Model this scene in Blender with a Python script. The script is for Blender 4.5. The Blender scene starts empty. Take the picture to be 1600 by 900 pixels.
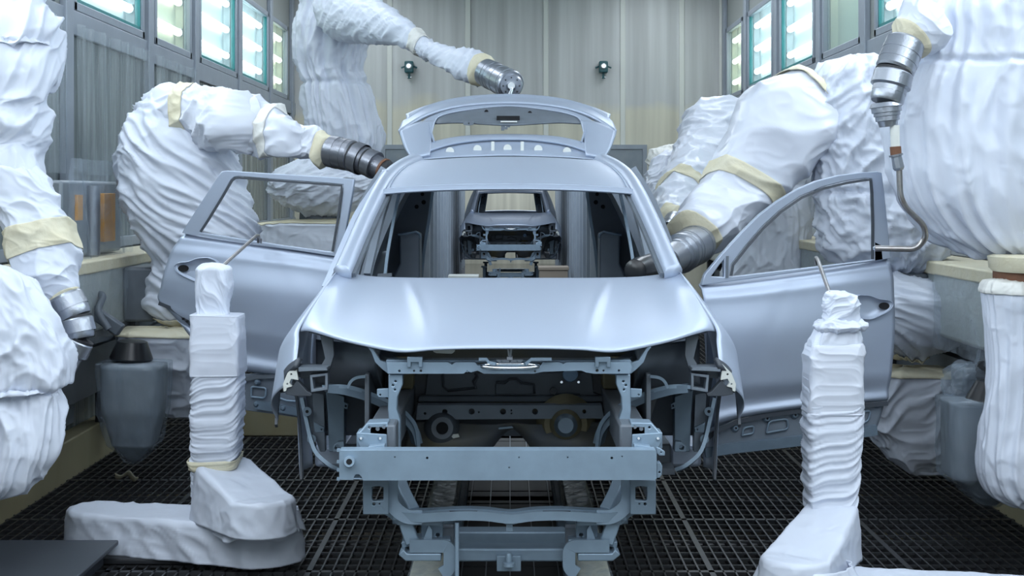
import bpy, bmesh, math, random
import numpy as np
from mathutils import Vector, Matrix

# ------------------------------------------------------------------ camera, world, light
scene = bpy.context.scene
COL = scene.collection
F, CX, CY, HC = 2200.0, 797.0, 302.0, 1.85      # focal length in px, vanishing point, eye height
cd = bpy.data.cameras.new('camera'); cam = bpy.data.objects.new('camera', cd); COL.objects.link(cam)
cam.location = (0, 0, HC); cam.rotation_euler = (math.pi/2, 0, 0)
cd.sensor_width = 36; cd.lens = F/1600*36
cd.shift_x = (800-CX)/1600; cd.shift_y = -(450-CY)/1600
cd.clip_start = 0.05; cd.clip_end = 200
scene.camera = cam
vs = scene.view_settings
vs.view_transform = 'Standard'; vs.look = 'None'; vs.gamma = 1; vs.use_curve_mapping = False
vs.exposure = -0.18
w = bpy.data.worlds.new('world'); scene.world = w; w.use_nodes = True
w.node_tree.nodes['Background'].inputs[0].default_value = (0.55, 0.68, 0.9, 1)
w.node_tree.nodes['Background'].inputs[1].default_value = 0.25

def area(name, loc, sx, sy, power, col, rot=(0, 0, 0)):
    l = bpy.data.lights.new(name, 'AREA'); l.shape = 'RECTANGLE'; l.size = sx; l.size_y = sy
    l.energy = power; l.color = col
    o = bpy.data.objects.new(name, l); COL.objects.link(o); o.location = loc; o.rotation_euler = rot
    return o
# the lit filter ceiling of the booth
LC = (0.84, 0.91, 1.0)
area('ceiling_light', (-1.95, 14.8, 4.75), .8, 8.0, 120, LC)
area('ceiling_light', (1.95, 14.8, 4.75), .8, 8.0, 120, LC)
area('ceiling_light', (-2.3, 6.5, 4.75), 0.6, 9.0, 55, LC)
area('ceiling_light', (2.3, 6.5, 4.75), 0.6, 9.0, 55, LC)
area('ceiling_light', (0, 0.2, 4.75), 5.4, 7.4, 430, LC)
# area lights added to brighten the doors, at side windows out of view
for y_ in (8.3, 6.1, 3.9, 1.7):
    area('window_light', (-2.93, y_, 3.58), .85, 1.7, 41, LC, (0, -math.radians(78), 0))
    area('window_light', (2.88, y_, 3.58), .85, 1.7, 41, LC, (0, math.radians(78), 0))
# lights added inside the unlit tunnel to lighten the rear car body
area('ceiling_light', (0, 34.0, 3.1), 2.2, 4.5, 120, (0.85, 0.93, 1.0))
area('ceiling_light', (0, 24.0, 3.1), 1.6, 6, 170, (0.8, 0.9, 1.0))

# ------------------------------------------------------------------ materials
def mat(name, base, rough=.5, metal=0., bump=0., bscale=20., var=0., vscale=4., var_col=None,
        stretch=(1, 1, 1), spec=.5, coat=0., emit=None, emit_s=0., alpha=1., detail=4., ramp=(.35, .65), sss=0.):
    m = bpy.data.materials.new(name); m.use_nodes = True
    nt = m.node_tree; N = nt.nodes; L = nt.links
    b = N['Principled BSDF']
    b.inputs['Base Color'].default_value = (*base, 1); b.inputs['Roughness'].default_value = rough
    b.inputs['Metallic'].default_value = metal; b.inputs['Specular IOR Level'].default_value = spec
    b.inputs['Coat Weight'].default_value = coat; b.inputs['Alpha'].default_value = alpha
    if emit: b.inputs['Emission Color'].default_value = (*emit, 1); b.inputs['Emission Strength'].default_value = emit_s
    if bump or var:
        tc = N.new('ShaderNodeTexCoord'); mp = N.new('ShaderNodeMapping'); mp.inputs['Scale'].default_value = stretch
        L.new(tc.outputs['Object'], mp.inputs['Vector'])
    if bump:
        n = N.new('ShaderNodeTexNoise'); n.inputs['Scale'].default_value = bscale; n.inputs['Detail'].default_value = detail
        n.inputs['Distortion'].default_value = .6
        L.new(mp.outputs['Vector'], n.inputs['Vector'])
        bp = N.new('ShaderNodeBump'); bp.inputs['Strength'].default_value = bump; bp.inputs['Distance'].default_value = .02
        L.new(n.outputs['Fac'], bp.inputs['Height']); L.new(bp.outputs['Normal'], b.inputs['Normal'])
    if var:
        n2 = N.new('ShaderNodeTexNoise'); n2.inputs['Scale'].default_value = vscale; n2.inputs['Detail'].default_value = 6
        L.new(mp.outputs['Vector'], n2.inputs['Vector'])
        cr = N.new('ShaderNodeMapRange'); cr.inputs[1].default_value = ramp[0]; cr.inputs[2].default_value = ramp[1]
        cr.inputs[4].default_value = var
        L.new(n2.outputs['Fac'], cr.inputs[0])
        mx = N.new('ShaderNodeMix'); mx.data_type = 'RGBA'
        mx.inputs[6].default_value = (*base, 1); mx.inputs[7].default_value = (*(var_col or tuple(c*.5 for c in base)), 1)
        L.new(cr.outputs[0], mx.inputs[0]); L.new(mx.outputs[2], b.inputs['Base Color'])
    return m

def film_mat(name, tint, opacity, rough=.18, bump=.5, bscale=9., stretch=(1, 1, 1)):
    """clear plastic film: mostly see-through with glossy creases"""
    m = bpy.data.materials.new(name); m.use_nodes = True
    nt = m.node_tree; N = nt.nodes; L = nt.links; N.remove(N['Principled BSDF'])
    out = N['Material Output']
    tr = N.new('ShaderNodeBsdfTransparent'); tr.inputs[0].default_value = (.95, .97, .98, 1)
    pb = N.new('ShaderNodeBsdfPrincipled'); pb.inputs['Base Color'].default_value = (*tint, 1)
    pb.inputs['Roughness'].default_value = rough
    tc = N.new('ShaderNodeTexCoord'); mp = N.new('ShaderNodeMapping'); mp.inputs['Scale'].default_value = stretch
    L.new(tc.outputs['Object'], mp.inputs['Vector'])
    n = N.new('ShaderNodeTexNoise'); n.inputs['Scale'].default_value = bscale; n.inputs['Detail'].default_value = 4
    n.inputs['Distortion'].default_value = 1.2
    L.new(mp.outputs['Vector'], n.inputs['Vector'])
    bp = N.new('ShaderNodeBump'); bp.inputs['Strength'].default_value = bump; bp.inputs['Distance'].default_value = .05
    L.new(n.outputs['Fac'], bp.inputs['Height']); L.new(bp.outputs['Normal'], pb.inputs['Normal'])
    mr = N.new('ShaderNodeMapRange'); mr.inputs[1].default_value = .3; mr.inputs[2].default_value = .75
    mr.inputs[3].default_value = opacity*.55; mr.inputs[4].default_value = min(1, opacity*1.6)
    L.new(n.outputs['Fac'], mr.inputs[0])
    mx = N.new('ShaderNodeMixShader'); L.new(mr.outputs[0], mx.inputs[0]); L.new(tr.outputs[0], mx.inputs[1]); L.new(pb.outputs[0], mx.inputs[2])
    L.new(mx.outputs[0], out.inputs[0])
    return m

def glass_mat(name, tint):
    m = bpy.data.materials.new(name); m.use_nodes = True
    nt = m.node_tree; N = nt.nodes; L = nt.links; N.remove(N['Principled BSDF'])
    tr = N.new('ShaderNodeBsdfTransparent'); tr.inputs[0].default_value = (*tint, 1)
    gl = N.new('ShaderNodeBsdfGlossy'); gl.inputs['Roughness'].default_value = .08
    df = N.new('ShaderNodeBsdfDiffuse'); df.inputs[0].default_value = (.7, .78, .8, 1)
    m1 = N.new('ShaderNodeMixShader'); m1.inputs[0].default_value = .08
    L.new(tr.outputs[0], m1.inputs[1]); L.new(gl.outputs[0], m1.inputs[2])
    m2 = N.new('ShaderNodeMixShader'); m2.inputs[0].default_value = .16
    L.new(m1.outputs[0], m2.inputs[1]); L.new(df.outputs[0], m2.inputs[2])
    L.new(m2.outputs[0], N['Material Output'].inputs[0])
    return m

def cloth_mat(name, base, rough, bump, bscale, trans=.12):
    m = mat(name, base, rough, bump=bump, bscale=bscale, spec=.5, detail=3)
    for n_ in m.node_tree.nodes:
        if n_.type == 'TEX_NOISE': n_.noise_type = 'RIDGED_MULTIFRACTAL'; n_.inputs['Roughness'].default_value = .45; n_.inputs['Distortion'].default_value = 1.1
    nt = m.node_tree; N = nt.nodes; L = nt.links
    tl = N.new('ShaderNodeBsdfTranslucent'); tl.inputs[0].default_value = (*base, 1)
    mx = N.new('ShaderNodeMixShader'); mx.inputs[0].default_value = trans
    L.new(N['Principled BSDF'].outputs[0], mx.inputs[1]); L.new(tl.outputs[0], mx.inputs[2])
    L.new(mx.outputs[0], N['Material Output'].inputs[0])
    return m

M = {}
M['cloth'] = cloth_mat('white_nonwoven_cover', (.74, .79, .89), .48, .6, 7)
M['cloth_smooth'] = cloth_mat('white_polyethylene_cover', (.76, .80, .89), .28, .45, 4.5)
M['cloth_cream'] = cloth_mat('cream_white_cover', (.80, .80, .76), .5, .3, 18)
M['tape'] = mat('masking_tape', (.66, .61, .44), .6, bump=.2, bscale=30, var=.5, vscale=9, var_col=(.72, .69, .56))
M['film'] = film_mat('clear_plastic_film', (.55, .63, .72), .24)
M['film_dense'] = film_mat('cloudy_plastic_film', (.40, .47, .55), .26, stretch=(1, 1, .25))
M['sheet'] = film_mat('streaky_wall_sheet', (.58, .64, .66), .22, rough=.15, bump=.6, bscale=4, stretch=(1, 6, .25))
M['paint'] = mat('silver_blue_body_paint', (.42, .48, .585), .42, .44, spec=.5, coat=.04)
M['paint_door'] = M['paint']
M['paint_side'] = M['paint']
M['inner'] = mat('grey_primer_inner_sheet_metal', (.22, .26, .31), .45, .3, var=.35, vscale=5)
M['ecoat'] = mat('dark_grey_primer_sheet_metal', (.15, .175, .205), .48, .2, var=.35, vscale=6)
M['firewall'] = mat('charcoal_firewall_with_ochre_overspray', (.14, .155, .18), .5, .1, var=.75, vscale=2.6, var_col=(.20, .175, .09), ramp=(.42, .72))
M['ochre'] = mat('ochre_overspray_primer', (.30, .26, .15), .6, var=.5, vscale=7)
M['zinc'] = mat('pale_blue_grey_primer_steel', (.28, .375, .47), .42, .35, var=.25, vscale=9)
M['zinc_dark'] = mat('blue_grey_carrier_steel', (.20, .27, .34), .45, .35, var=.35, vscale=8)
M['cap'] = mat('pale_blue_plastic_cap', (.27, .45, .68), .4)
M['steel'] = mat('brushed_wrist_steel', (.36, .385, .43), .33, .85, bump=.08, bscale=60)
M['steel_dark'] = mat('dark_gunmetal_steel', (.22, .23, .26), .35, .85, bump=.08, bscale=50)
M['chrome'] = mat('polished_steel', (.72, .75, .78), .18, 1)
M['rod'] = mat('worn_steel_rod', (.45, .44, .44), .28, .95, var=.5, vscale=25, var_col=(.30, .24, .20))
M['rust'] = mat('brown_rust', (.16, .07, .035), .7, var=.5, vscale=20)
M['black'] = mat('glossy_black', (.010, .011, .013), .28, 0)
M['black_matte'] = mat('matte_black', (.018, .02, .024), .6)
M['rubber'] = mat('dark_grey_moulding', (.055, .065, .08), .45)
M['hole'] = mat('dark_hole', (.008, .009, .011), .9)
M['grate'] = mat('grimy_black_grating_steel', (.075, .08, .088), .36, .6, var=.5, vscale=6, var_col=(.07, .07, .07))
M['pit'] = mat('wet_brown_pit_floor', (.075, .062, .045), .10, 0, bump=.15, bscale=3, var=.6, vscale=1.6, var_col=(.035, .035, .035), ramp=(.4, .6))
M['rail'] = mat('film_wrapped_rail', (.70, .68, .54), .3, bump=.5, bscale=13, var=.5, vscale=7, var_col=(.62, .62, .54))
M['curb'] = mat('cream_painted_curb', (.42, .38, .24), .5, var=.6, vscale=3, var_col=(.34, .28, .15), stretch=(1, 1, .4), ramp=(.45, .7))
M['wall_frame'] = mat('grey_blue_wall_frame', (.27, .31, .36), .42, .1, bump=.15, bscale=8, var=.3, vscale=5, var_col=(.36, .40, .45))
M['box_white'] = mat('white_lamp_box', (.78, .83, .84), .5)
M['box_cream'] = mat('cream_lamp_box', (.80, .80, .66), .5)
M['teal'] = mat('teal_window_frame', (.03, .22, .22), .4)
M['glass'] = glass_mat('window_glass', (.86, .94, .94))
M['tube'] = mat('lamp_tube_cool', (1, 1, 1), emit=(.88, .96, 1.0), emit_s=5)
M['tube_warm'] = mat('lamp_tube_warm', (1, 1, 1), emit=(1.0, .97, .84), emit_s=4)
M['trim'] = mat('pale_wall_strip', (.66, .68, .64), .45)
M['ceiling'] = mat('white_filter_ceiling', (.72, .75, .78), .8)
M['green'] = mat('dark_teal_enamel', (.01, .085, .10), .35)
M['beam_wrap'] = mat('film_wrapped_rail_casing', (.46, .50, .48), .3, bump=.45, bscale=6, var=.5, vscale=2.2, var_col=(.56, .57, .50), stretch=(1, .5, 1.6))
M['orange'] = mat('orange_label', (.75, .33, .02), .45)
M['panel'] = mat('scuffed_blue_grey_panel', (.19, .23, .27), .4, .1, var=.6, vscale=4, var_col=(.30, .33, .35))
M['tunnel'] = mat('grey_tunnel_cladding', (.42, .47, .52), .4, .1)
M['crate'] = mat('brown_grey_step_box', (.30, .25, .20), .6)
M['red'] = mat('red_tape', (.35, .05, .03), .5)

def wall_mat(name, top, low, zc):
    """grey wall with cream paint overspray on its lower part (a stain with its own ragged edge) and vertical streaks"""
    m = mat(name, top, .42, bump=.12, bscale=5, stretch=(1, 1, .2))
    nt = m.node_tree; N = nt.nodes; L = nt.links; b = N['Principled BSDF']
    tc = N.new('ShaderNodeTexCoord'); sp = N.new('ShaderNodeSeparateXYZ'); L.new(tc.outputs['Object'], sp.inputs[0])
    n = N.new('ShaderNodeTexNoise'); n.inputs['Scale'].default_value = .9; n.inputs['Detail'].default_value = 5; L.new(tc.outputs['Object'], n.inputs['Vector'])
    ad = N.new('ShaderNodeMath'); ad.operation = 'MULTIPLY_ADD'; ad.inputs[1].default_value = 1.6; L.new(n.outputs['Fac'], ad.inputs[0]); L.new(sp.outputs['Z'], ad.inputs[2])
    mr = N.new('ShaderNodeMapRange'); mr.inputs[1].default_value = zc+.75; mr.inputs[2].default_value = zc+1.0; L.new(ad.outputs[0], mr.inputs[0])
    mx = N.new('ShaderNodeMix'); mx.data_type = 'RGBA'; mx.inputs[6].default_value = (*low, 1); mx.inputs[7].default_value = (*top, 1)
    L.new(mr.outputs[0], mx.inputs[0])
    mp = N.new('ShaderNodeMapping'); mp.inputs['Scale'].default_value = (3, 3, .12); L.new(tc.outputs['Object'], mp.inputs[0])
    n2 = N.new('ShaderNodeTexNoise'); n2.inputs['Scale'].default_value = 2.2; n2.inputs['Detail'].default_value = 5; L.new(mp.outputs[0], n2.inputs['Vector'])
    mr2 = N.new('ShaderNodeMapRange'); mr2.inputs[1].default_value = .35; mr2.inputs[2].default_value = .7; mr2.inputs[3].default_value = .82; mr2.inputs[4].default_value = 1.12; L.new(n2.outputs['Fac'], mr2.inputs[0])
    m2 = N.new('ShaderNodeMix'); m2.data_type = 'RGBA'; m2.blend_type = 'MULTIPLY'; m2.inputs[0].default_value = 1
    L.new(mx.outputs[2], m2.inputs[6]); L.new(mr2.outputs[0], m2.inputs[7]); L.new(m2.outputs[2], b.inputs['Base Color'])
    return m
M['wall_back'] = wall_mat('back_wall_paint', (.54, .555, .55), (.64, .62, .51), 3.0)
M['wall_side'] = mat('side_wall_sheeting', (.13, .16, .165), .25, .1, bump=.5, bscale=5, var=.8, vscale=4, var_col=(.46, .50, .50), stretch=(1, 2.2, .14), ramp=(.45, .75))
M['wall_side_top'] = mat('side_wall_paint', (.26, .28, .27), .45)

# ------------------------------------------------------------------ helpers
def P(px, py, Y):
    """world point that lies at distance Y on the line of sight through a photograph point"""
    return Vector(((px-CX)*Y/F, Y, HC-(py-CY)*Y/F))

def thing(name, label, cat, loc=(0, 0, 0), group=None):
    o = bpy.data.objects.new(name, None); COL.objects.link(o); o.location = loc
    o.empty_display_size = .1
    o['label'] = label; o['category'] = cat
    if group: o['group'] = group
    return o
def tag(o, label, cat, group=None):
    o['label'] = label; o['category'] = cat
    if group: o['group'] = group
    return o
def wloc(o):
    v = Vector((0, 0, 0))
    while o is not None: v = v+Vector(o.location); o = o.parent
    return v

def obj(name, vf, m, parent=None, smooth=False, solid=0., bevel=0., sub=0, origin=None, label=None, auto=None, offset=-1):
    """one mesh object; vertices are given in world coordinates"""
    verts, faces = vf
    base = wloc(parent) if parent else Vector((0, 0, 0))
    if origin is None: origin = Vector((0, 0, 0)) if parent else None
    vv = [Vector(v) for v in verts]
    if origin is None:
        mn = Vector((min(v[i] for v in vv) for i in range(3))); mxx = Vector((max(v[i] for v in vv) for i in range(3)))
        origin = Vector(((mn.x+mxx.x)/2, (mn.y+mxx.y)/2, mn.z))
    off = base+Vector(origin)
    me = bpy.data.meshes.new(name); me.from_pydata([v-off for v in vv], [], [list(f) for f in faces]); me.update()
    bm = bmesh.new(); bm.from_mesh(me); bmesh.ops.recalc_face_normals(bm, faces=bm.faces); bm.to_mesh(me); bm.free()
    me.materials.append(m)
    o = bpy.data.objects.new(name, me); COL.objects.link(o); o.location = origin
    if parent: o.parent = parent
    if solid:
        md = o.modifiers.new('solid', 'SOLIDIFY'); md.thickness = solid; md.offset = offset
    if bevel:
        md = o.modifiers.new('bevel', 'BEVEL'); md.width = bevel; md.segments = 2; md.limit_method = 'ANGLE'; md.angle_limit = math.radians(40)
    if sub:
        md = o.modifiers.new('sub', 'SUBSURF'); md.levels = sub; md.render_levels = sub
    if smooth:
        for p in me.polygons: p.use_smooth = True
    elif bevel or auto:
        for p in me.polygons: p.use_smooth = True
        try: me.set_sharp_from_angle(angle=math.radians(auto or 35))
        except Exception: pass
    if label: o['label'] = label
    return o
def struct(name, vf, m, parent=None, **k):
    o = obj(name, vf, m, parent, origin=(0, 0, 0), **k)
    if not parent: o['kind'] = 'structure'
    return o

def join(*parts):
    V = []; Fc = []
    for v, f in parts:
        n = len(V); V += [tuple(x) for x in v]; Fc += [tuple(i+n for i in q) for q in f]
    return V, Fc
def box(x0, y0, z0, x1, y1, z1):
    V = [(x, y, z) for x in (x0, x1) for y in (y0, y1) for z in (z0, z1)]
    return V, [(0, 1, 3, 2), (4, 6, 7, 5), (0, 4, 5, 1), (2, 3, 7, 6), (0, 2, 6, 4), (1, 5, 7, 3)]
def mirx(vf, x0=0.):
    return [(2*x0-v[0], v[1], v[2]) for v in vf[0]], [tuple(reversed(f)) for f in vf[1]]

def grid(G, wrap=False):
    """G: list of rows of points"""
    n, m = len(G), len(G[0]); V = [tuple(p) for r in G for p in r]; Fc = []
    for i in range(n-1):
        for j in range(m if wrap else m-1):
            a = i*m+j; b = i*m+(j+1) % m
            Fc.append((a, b, b+m, a+m))
    return V, Fc

def crom(pts, n):
    """Catmull-Rom through control points, n samples"""
    p = np.array([list(q) for q in pts], float); k = len(p)
    if k == 2:
        t = np.linspace(0, 1, n)[:, None]; return p[0]*(1-t)+p[1]*t
    e = np.vstack([2*p[0]-p[1], p, 2*p[-1]-p[-2]])
    t = np.linspace(0, k-1, n); i = np.minimum(t.astype(int), k-2); u = (t-i)[:, None]
    a, b, c, d = e[i], e[i+1], e[i+2], e[i+3]
    return .5*((2*b)+(-a+c)*u+(2*a-5*b+4*c-d)*u*u+(-a+3*b-3*c+d)*u**3)
def patch(rows, nu, nv):
    """smooth surface through rows of control points (rows may have different lengths)"""
    R = [crom(r, nu) for r in rows]
    C = [crom([r[j] for r in R], nv) for j in range(nu)]
    return [[C[j][i] for j in range(nu)] for i in range(nv)]

def frames(pts):
    pts = [Vector(p) for p in pts]; T = []
    for i in range(len(pts)):
        a = pts[max(0, i-1)]; b = pts[min(len(pts)-1, i+1)]; T.append((b-a).normalized())
    up = Vector((0, 0, 1)) if abs(T[0].z) < .9 else Vector((0, 1, 0))
    u = (up-T[0]*up.dot(T[0])).normalized(); U = []
    for t in T:
        u = (u-t*u.dot(t)).normalized(); U.append(u)
    return pts, T, U
def sweep(pts, prof, caps=True, scale=None):
    """prof: list of (a along side axis, b along up axis)"""
    pts, T, U = frames(pts); G = []
    for i, (p, t, u) in enumerate(zip(pts, T, U)):
        s = t.cross(u); k = scale[i] if scale else 1
        G.append([p+s*a*k+u*b*k for a, b in prof])
    V, Fc = grid(G, True); m = len(prof)
    if caps: Fc += [tuple(range(m)), tuple(range(len(V)-m, len(V)))[::-1]]
    return V, Fc
def circ(r, n=16): return [(r*math.cos(2*math.pi*i/n), r*math.sin(2*math.pi*i/n)) for i in range(n)]
def rect(a, b): return [(-a/2, -b/2), (a/2, -b/2), (a/2, b/2), (-a/2, b/2)]
def tube(pts, r, n=14, smooth=0):
    if smooth: pts = [Vector(p) for p in crom(pts, smooth)]
    return sweep(pts, circ(1, n), scale=[r]*len(pts) if not isinstance(r, (list, tuple)) else r)
def bar(pts, a, b, smooth=0):
    if smooth: pts = [Vector(p) for p in crom(pts, smooth)]
    return sweep(pts, rect(a, b))
def bend(pts, r, n=6):
    """round the inner corners of a polyline"""
    pts = [Vector(p) for p in pts]; out = [pts[0]]
    for i in range(1, len(pts)-1):
        a, b, c = pts[i-1], pts[i], pts[i+1]
        d1 = (a-b); d2 = (c-b); k = min(r, d1.length*.45, d2.length*.45)
        p0 = b+d1.normalized()*k; p1 = b+d2.normalized()*k
        for j in range(n+1):
            t = j/n; out.append(p0*(1-t)**2+b*2*t*(1-t)+p1*t*t)
    out.append(pts[-1]); return out
def lathe(p0, p1, prof, n=32):
    """prof: (t along the axis 0..1, radius)"""
    p0 = Vector(p0); p1 = Vector(p1); d = (p1-p0); t = d.normalized()
    up = Vector((0, 0, 1)) if abs(t.z) < .9 else Vector((1, 0, 0))
    u = (up-t*up.dot(t)).normalized(); s = t.cross(u)
    G = [[p0+d*a+(u*math.cos(2*math.pi*j/n)+s*math.sin(2*math.pi*j/n))*max(r, 1e-4) for j in range(n)] for a, r in prof]
    V, Fc = grid(G, True); Fc += [tuple(range(n)), tuple(range(len(V)-n, len(V)))[::-1]]
    return V, Fc

def plate(outline, Y, th, holes=(), plane=None):
    """sheet-metal plate: a pixel outline set at distance Y (or on a vertical plane ((x1,y1),(x2,y2))), th thick away from the eye.
    holes: (px, py, r px) circles or lists of points"""
    def at(px, py):
        if plane is None: return P(px, py, Y)
        (x1, y1), (x2, y2) = plane; k = (px-CX)/F
        s = (k*y1-x1)/((x2-x1)-k*(y2-y1)); return P(px, py, y1+s*(y2-y1))
    if plane is None: dv = Vector((0, th, 0))
    else:
        (x1, y1), (x2, y2) = plane; dv = Vector((-(y2-y1), x2-x1, 0)).normalized()*th
        if dv.y < 0: dv = -dv
    loops = [[at(*p) for p in outline]]
    for h in holes:
        if len(h) == 3 and not hasattr(h[0], '__len__'):
            n = 14; loops.append([at(h[0]+h[2]*math.cos(2*math.pi*i/n), h[1]+h[2]*math.sin(2*math.pi*i/n)) for i in range(n)])
        else: loops.append([at(*p) for p in h])
    bm = bmesh.new(); es = []
    for l in loops:
        vs_ = [bm.verts.new(p) for p in l]
        for i in range(len(vs_)): es.append(bm.edges.new((vs_[i], vs_[(i+1) % len(vs_)])))
    bmesh.ops.triangle_fill(bm, edges=es, use_beauty=True, use_dissolve=False)
    bm.verts.index_update(); V = [v.co.copy() for v in bm.verts]; Fc = [tuple(v.index for v in f.verts) for f in bm.faces]; bm.free()
    n = len(V); V2 = V+[v+dv for v in V]; F2 = list(Fc)+[tuple(reversed([i+n for i in f])) for f in Fc]
    k = 0
    for l in loops:
        m = len(l)
        for i in range(m):
            a, b = k+i, k+(i+1) % m; F2.append((a, b, b+n, a+n))
        k += m
    return V2, F2

# ---- noise for cloth
_rng = np.random.RandomState(7)
_perm = np.concatenate([_rng.permutation(256)]*3)
_grad = _rng.normal(size=(256, 3)); _grad /= np.linalg.norm(_grad, axis=1)[:, None]
def perlin(p):
    i = np.floor(p).astype(int); f = p-i; i &= 255
    u = f*f*f*(f*(f*6-15)+10)
    def g(dx, dy, dz):
        h = _perm[_perm[_perm[i[:, 0]+dx]+i[:, 1]+dy]+i[:, 2]+dz]
        return (_grad[h]*(f-np.array([dx, dy, dz]))).sum(1)
    def lp(a, b, t): return a+(b-a)*t
    x0 = lp(lp(g(0, 0, 0), g(1, 0, 0), u[:, 0]), lp(g(0, 1, 0), g(1, 1, 0), u[:, 0]), u[:, 1])
    x1 = lp(lp(g(0, 0, 1), g(1, 0, 1), u[:, 0]), lp(g(0, 1, 1), g(1, 1, 1), u[:, 0]), u[:, 1])
    return lp(x0, x1, u[:, 2])

def folds(c, s, seed, fc, fs, shear=0., warp=.5):
    """ridged creases. c (N,2): position round the ring in metres, s (N,): metres along. fc, fs: frequencies round / along"""
    rs = np.random.RandomState(seed); o = rs.uniform(0, 90, 9)
    q = np.stack([c[:, 0], c[:, 1], s], 1)
    wv = np.stack([perlin(q*2.2+o[0]), perlin(q*2.2+o[1]), perlin(q*2.2+o[2])], 1)*warp
    ss = s+shear*(c[:, 0]+.6*c[:, 1])
    def lay(k, off, r=True):
        v = perlin(np.stack([(c[:, 0]+wv[:, 0]*.35)*fc*k, (c[:, 1]+wv[:, 1]*.35)*fc*k, (ss+wv[:, 2]*.35)*fs*k], 1)+off)
        return (1-np.minimum(1, np.abs(v)*3.2))**1.6 if r else v
    return .70*lay(1.5, o[3])+.38*lay(2.7, o[4])+.12*lay(5.2, o[5])+.8*lay(.5, o[6], False)

def cloth(name, secs, m, parent, dr=.8, sq=2.3, amp=.03, fc=2.0, fs=6.0, shear=0., seed=1, nu=190, nv=170, cap0=True, cap1=True,
          pinch=(), label=None, lin=False, round0=.35, round1=.35, warp=.5, pleat=None, fade=True):
    """cover drawn over a limb: secs = (xl, yl, xr, yr, Y[, depth ratio]) silhouettes of successive cross-sections. Returns (object, rings)"""
    secs = [tuple(s)+((dr,) if len(s) == 5 else ()) for s in secs]
    A = np.array([list(P(s[0], s[1], s[4])) for s in secs]); B = np.array([list(P(s[2], s[3], s[4])) for s in secs]); D = np.array([[s[5]] for s in secs])
    if lin:
        t = np.linspace(0, len(secs)-1, nv); i = np.minimum(t.astype(int), len(secs)-2); u = (t-i)[:, None]
        A, B, D = [X[i]*(1-u)+X[i+1]*u for X in (A, B, D)]
    else: A, B, D = crom(A, nv), crom(B, nv), crom(D, nv)
    C = (A+B)/2; H = (B-A)/2; r = np.linalg.norm(H, axis=1)
    s = np.concatenate([[0], np.cumsum(np.linalg.norm(np.diff(C, axis=0), axis=1))]); Ls = s[-1]
    # rounded ends
    k = np.ones(nv)
    for flag, dist, rr in ((cap0, s, round0), (cap1, Ls-s, round1)):
        if flag and rr > 0:
            R = rr*(r[0] if dist is s else r[-1])*2+1e-5
            z = np.clip(dist/R, 0, 1); k *= np.sqrt(np.clip(1-(1-z)**2, .02, 1))
    th = np.linspace(0, 2*np.pi, nu, endpoint=False); ct, st = np.cos(th), np.sin(th)
    ce = np.sign(ct)*np.abs(ct)**(2/sq); se = np.sign(st)*np.abs(st)**(2/sq)
    ax = np.gradient(C, axis=0); ax /= np.linalg.norm(ax, axis=1)[:, None]+1e-9
    Hn = H/(r[:, None]+1e-9); dv = np.cross(ax, Hn); nn = np.linalg.norm(dv, axis=1)[:, None]; dv = dv/(nn+1e-9)
    dv = np.where((dv[:, 1] < 0)[:, None], -dv, dv)
    G = C[:, None, :]+(H*k[:, None])[:, None, :]*ce[None, :, None]+(dv*(r*k)[:, None]*D)[:, None, :]*se[None, :, None]
    du = np.roll(G, -1, 1)-np.roll(G, 1, 1); dw = np.gradient(G, axis=0)
    nr = np.cross(du, dw); nr /= np.linalg.norm(nr, axis=2)[:, :, None]+1e-9
    out = G-C[:, None, :]; sg = np.sign((nr*out).sum(2).mean()); nr *= sg
    cc = np.stack([np.outer(r, ct), np.outer(r*D[:, 0], st)], 2).reshape(-1, 2); ssx = np.repeat(s, nu)
    f = folds(cc, ssx, seed, fc, fs, shear, warp).reshape(nv, nu)
    f = f-f.mean()
    for (tp, wd, dep) in pinch:       # gathered seam: dip plus pleats fanning from it
        g = np.exp(-((s/Ls-tp)/wd)**2); fan = np.exp(-np.abs(s/Ls-tp)/(wd*4.5))
        pl = perlin(np.stack([ct*7+seed, st*7, np.zeros(nu)], 1)); pl2 = perlin(np.stack([ct*15, st*15+seed, np.zeros(nu)], 1))
        f = f-(dep/amp)*g[:, None]+(fan[:, None]*(pl*1.3+pl2*.8)[None, :])*(1-.8*g[:, None])
    if pleat:                          # long pleats running the whole length
        q = np.stack([np.tile(ct, (nv, 1)).ravel()*pleat[1], np.tile(st, (nv, 1)).ravel()*pleat[1]+seed, np.repeat(s, nu)*.8], 1)
        f = f+pleat[0]*(1-np.abs(perlin(q).reshape(nv, nu))*2.6)
    if fade:
        e = np.ones(nv)
        if cap0: e *= np.clip(s/(.04*Ls+1e-6), .25, 1)
        if cap1: e *= np.clip((Ls-s)/(.04*Ls+1e-6), .25, 1)
        f = f*e[:, None]
    G = G+nr*(f*amp*1.25)[:, :, None]
    V = G.reshape(-1, 3); Fc = []
    for i in range(nv-1):
        for j in range(nu):
            a = i*nu+j; b = i*nu+(j+1) % nu; Fc.append((a, b, b+nu, a+nu))
    V = V.tolist()
    if cap0: V.append(G[0].mean(0).tolist()); c = len(V)-1; Fc += [(j, c, (j+1) % nu) for j in range(nu)]
    if cap1: V.append(G[-1].mean(0).tolist()); c = len(V)-1; o = (nv-1)*nu; Fc += [(o+j, o+(j+1) % nu, c) for j in range(nu)]
    ob = obj(name, (V, Fc), m, parent, smooth=True, label=label)
    return ob, (G, nr)
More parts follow.
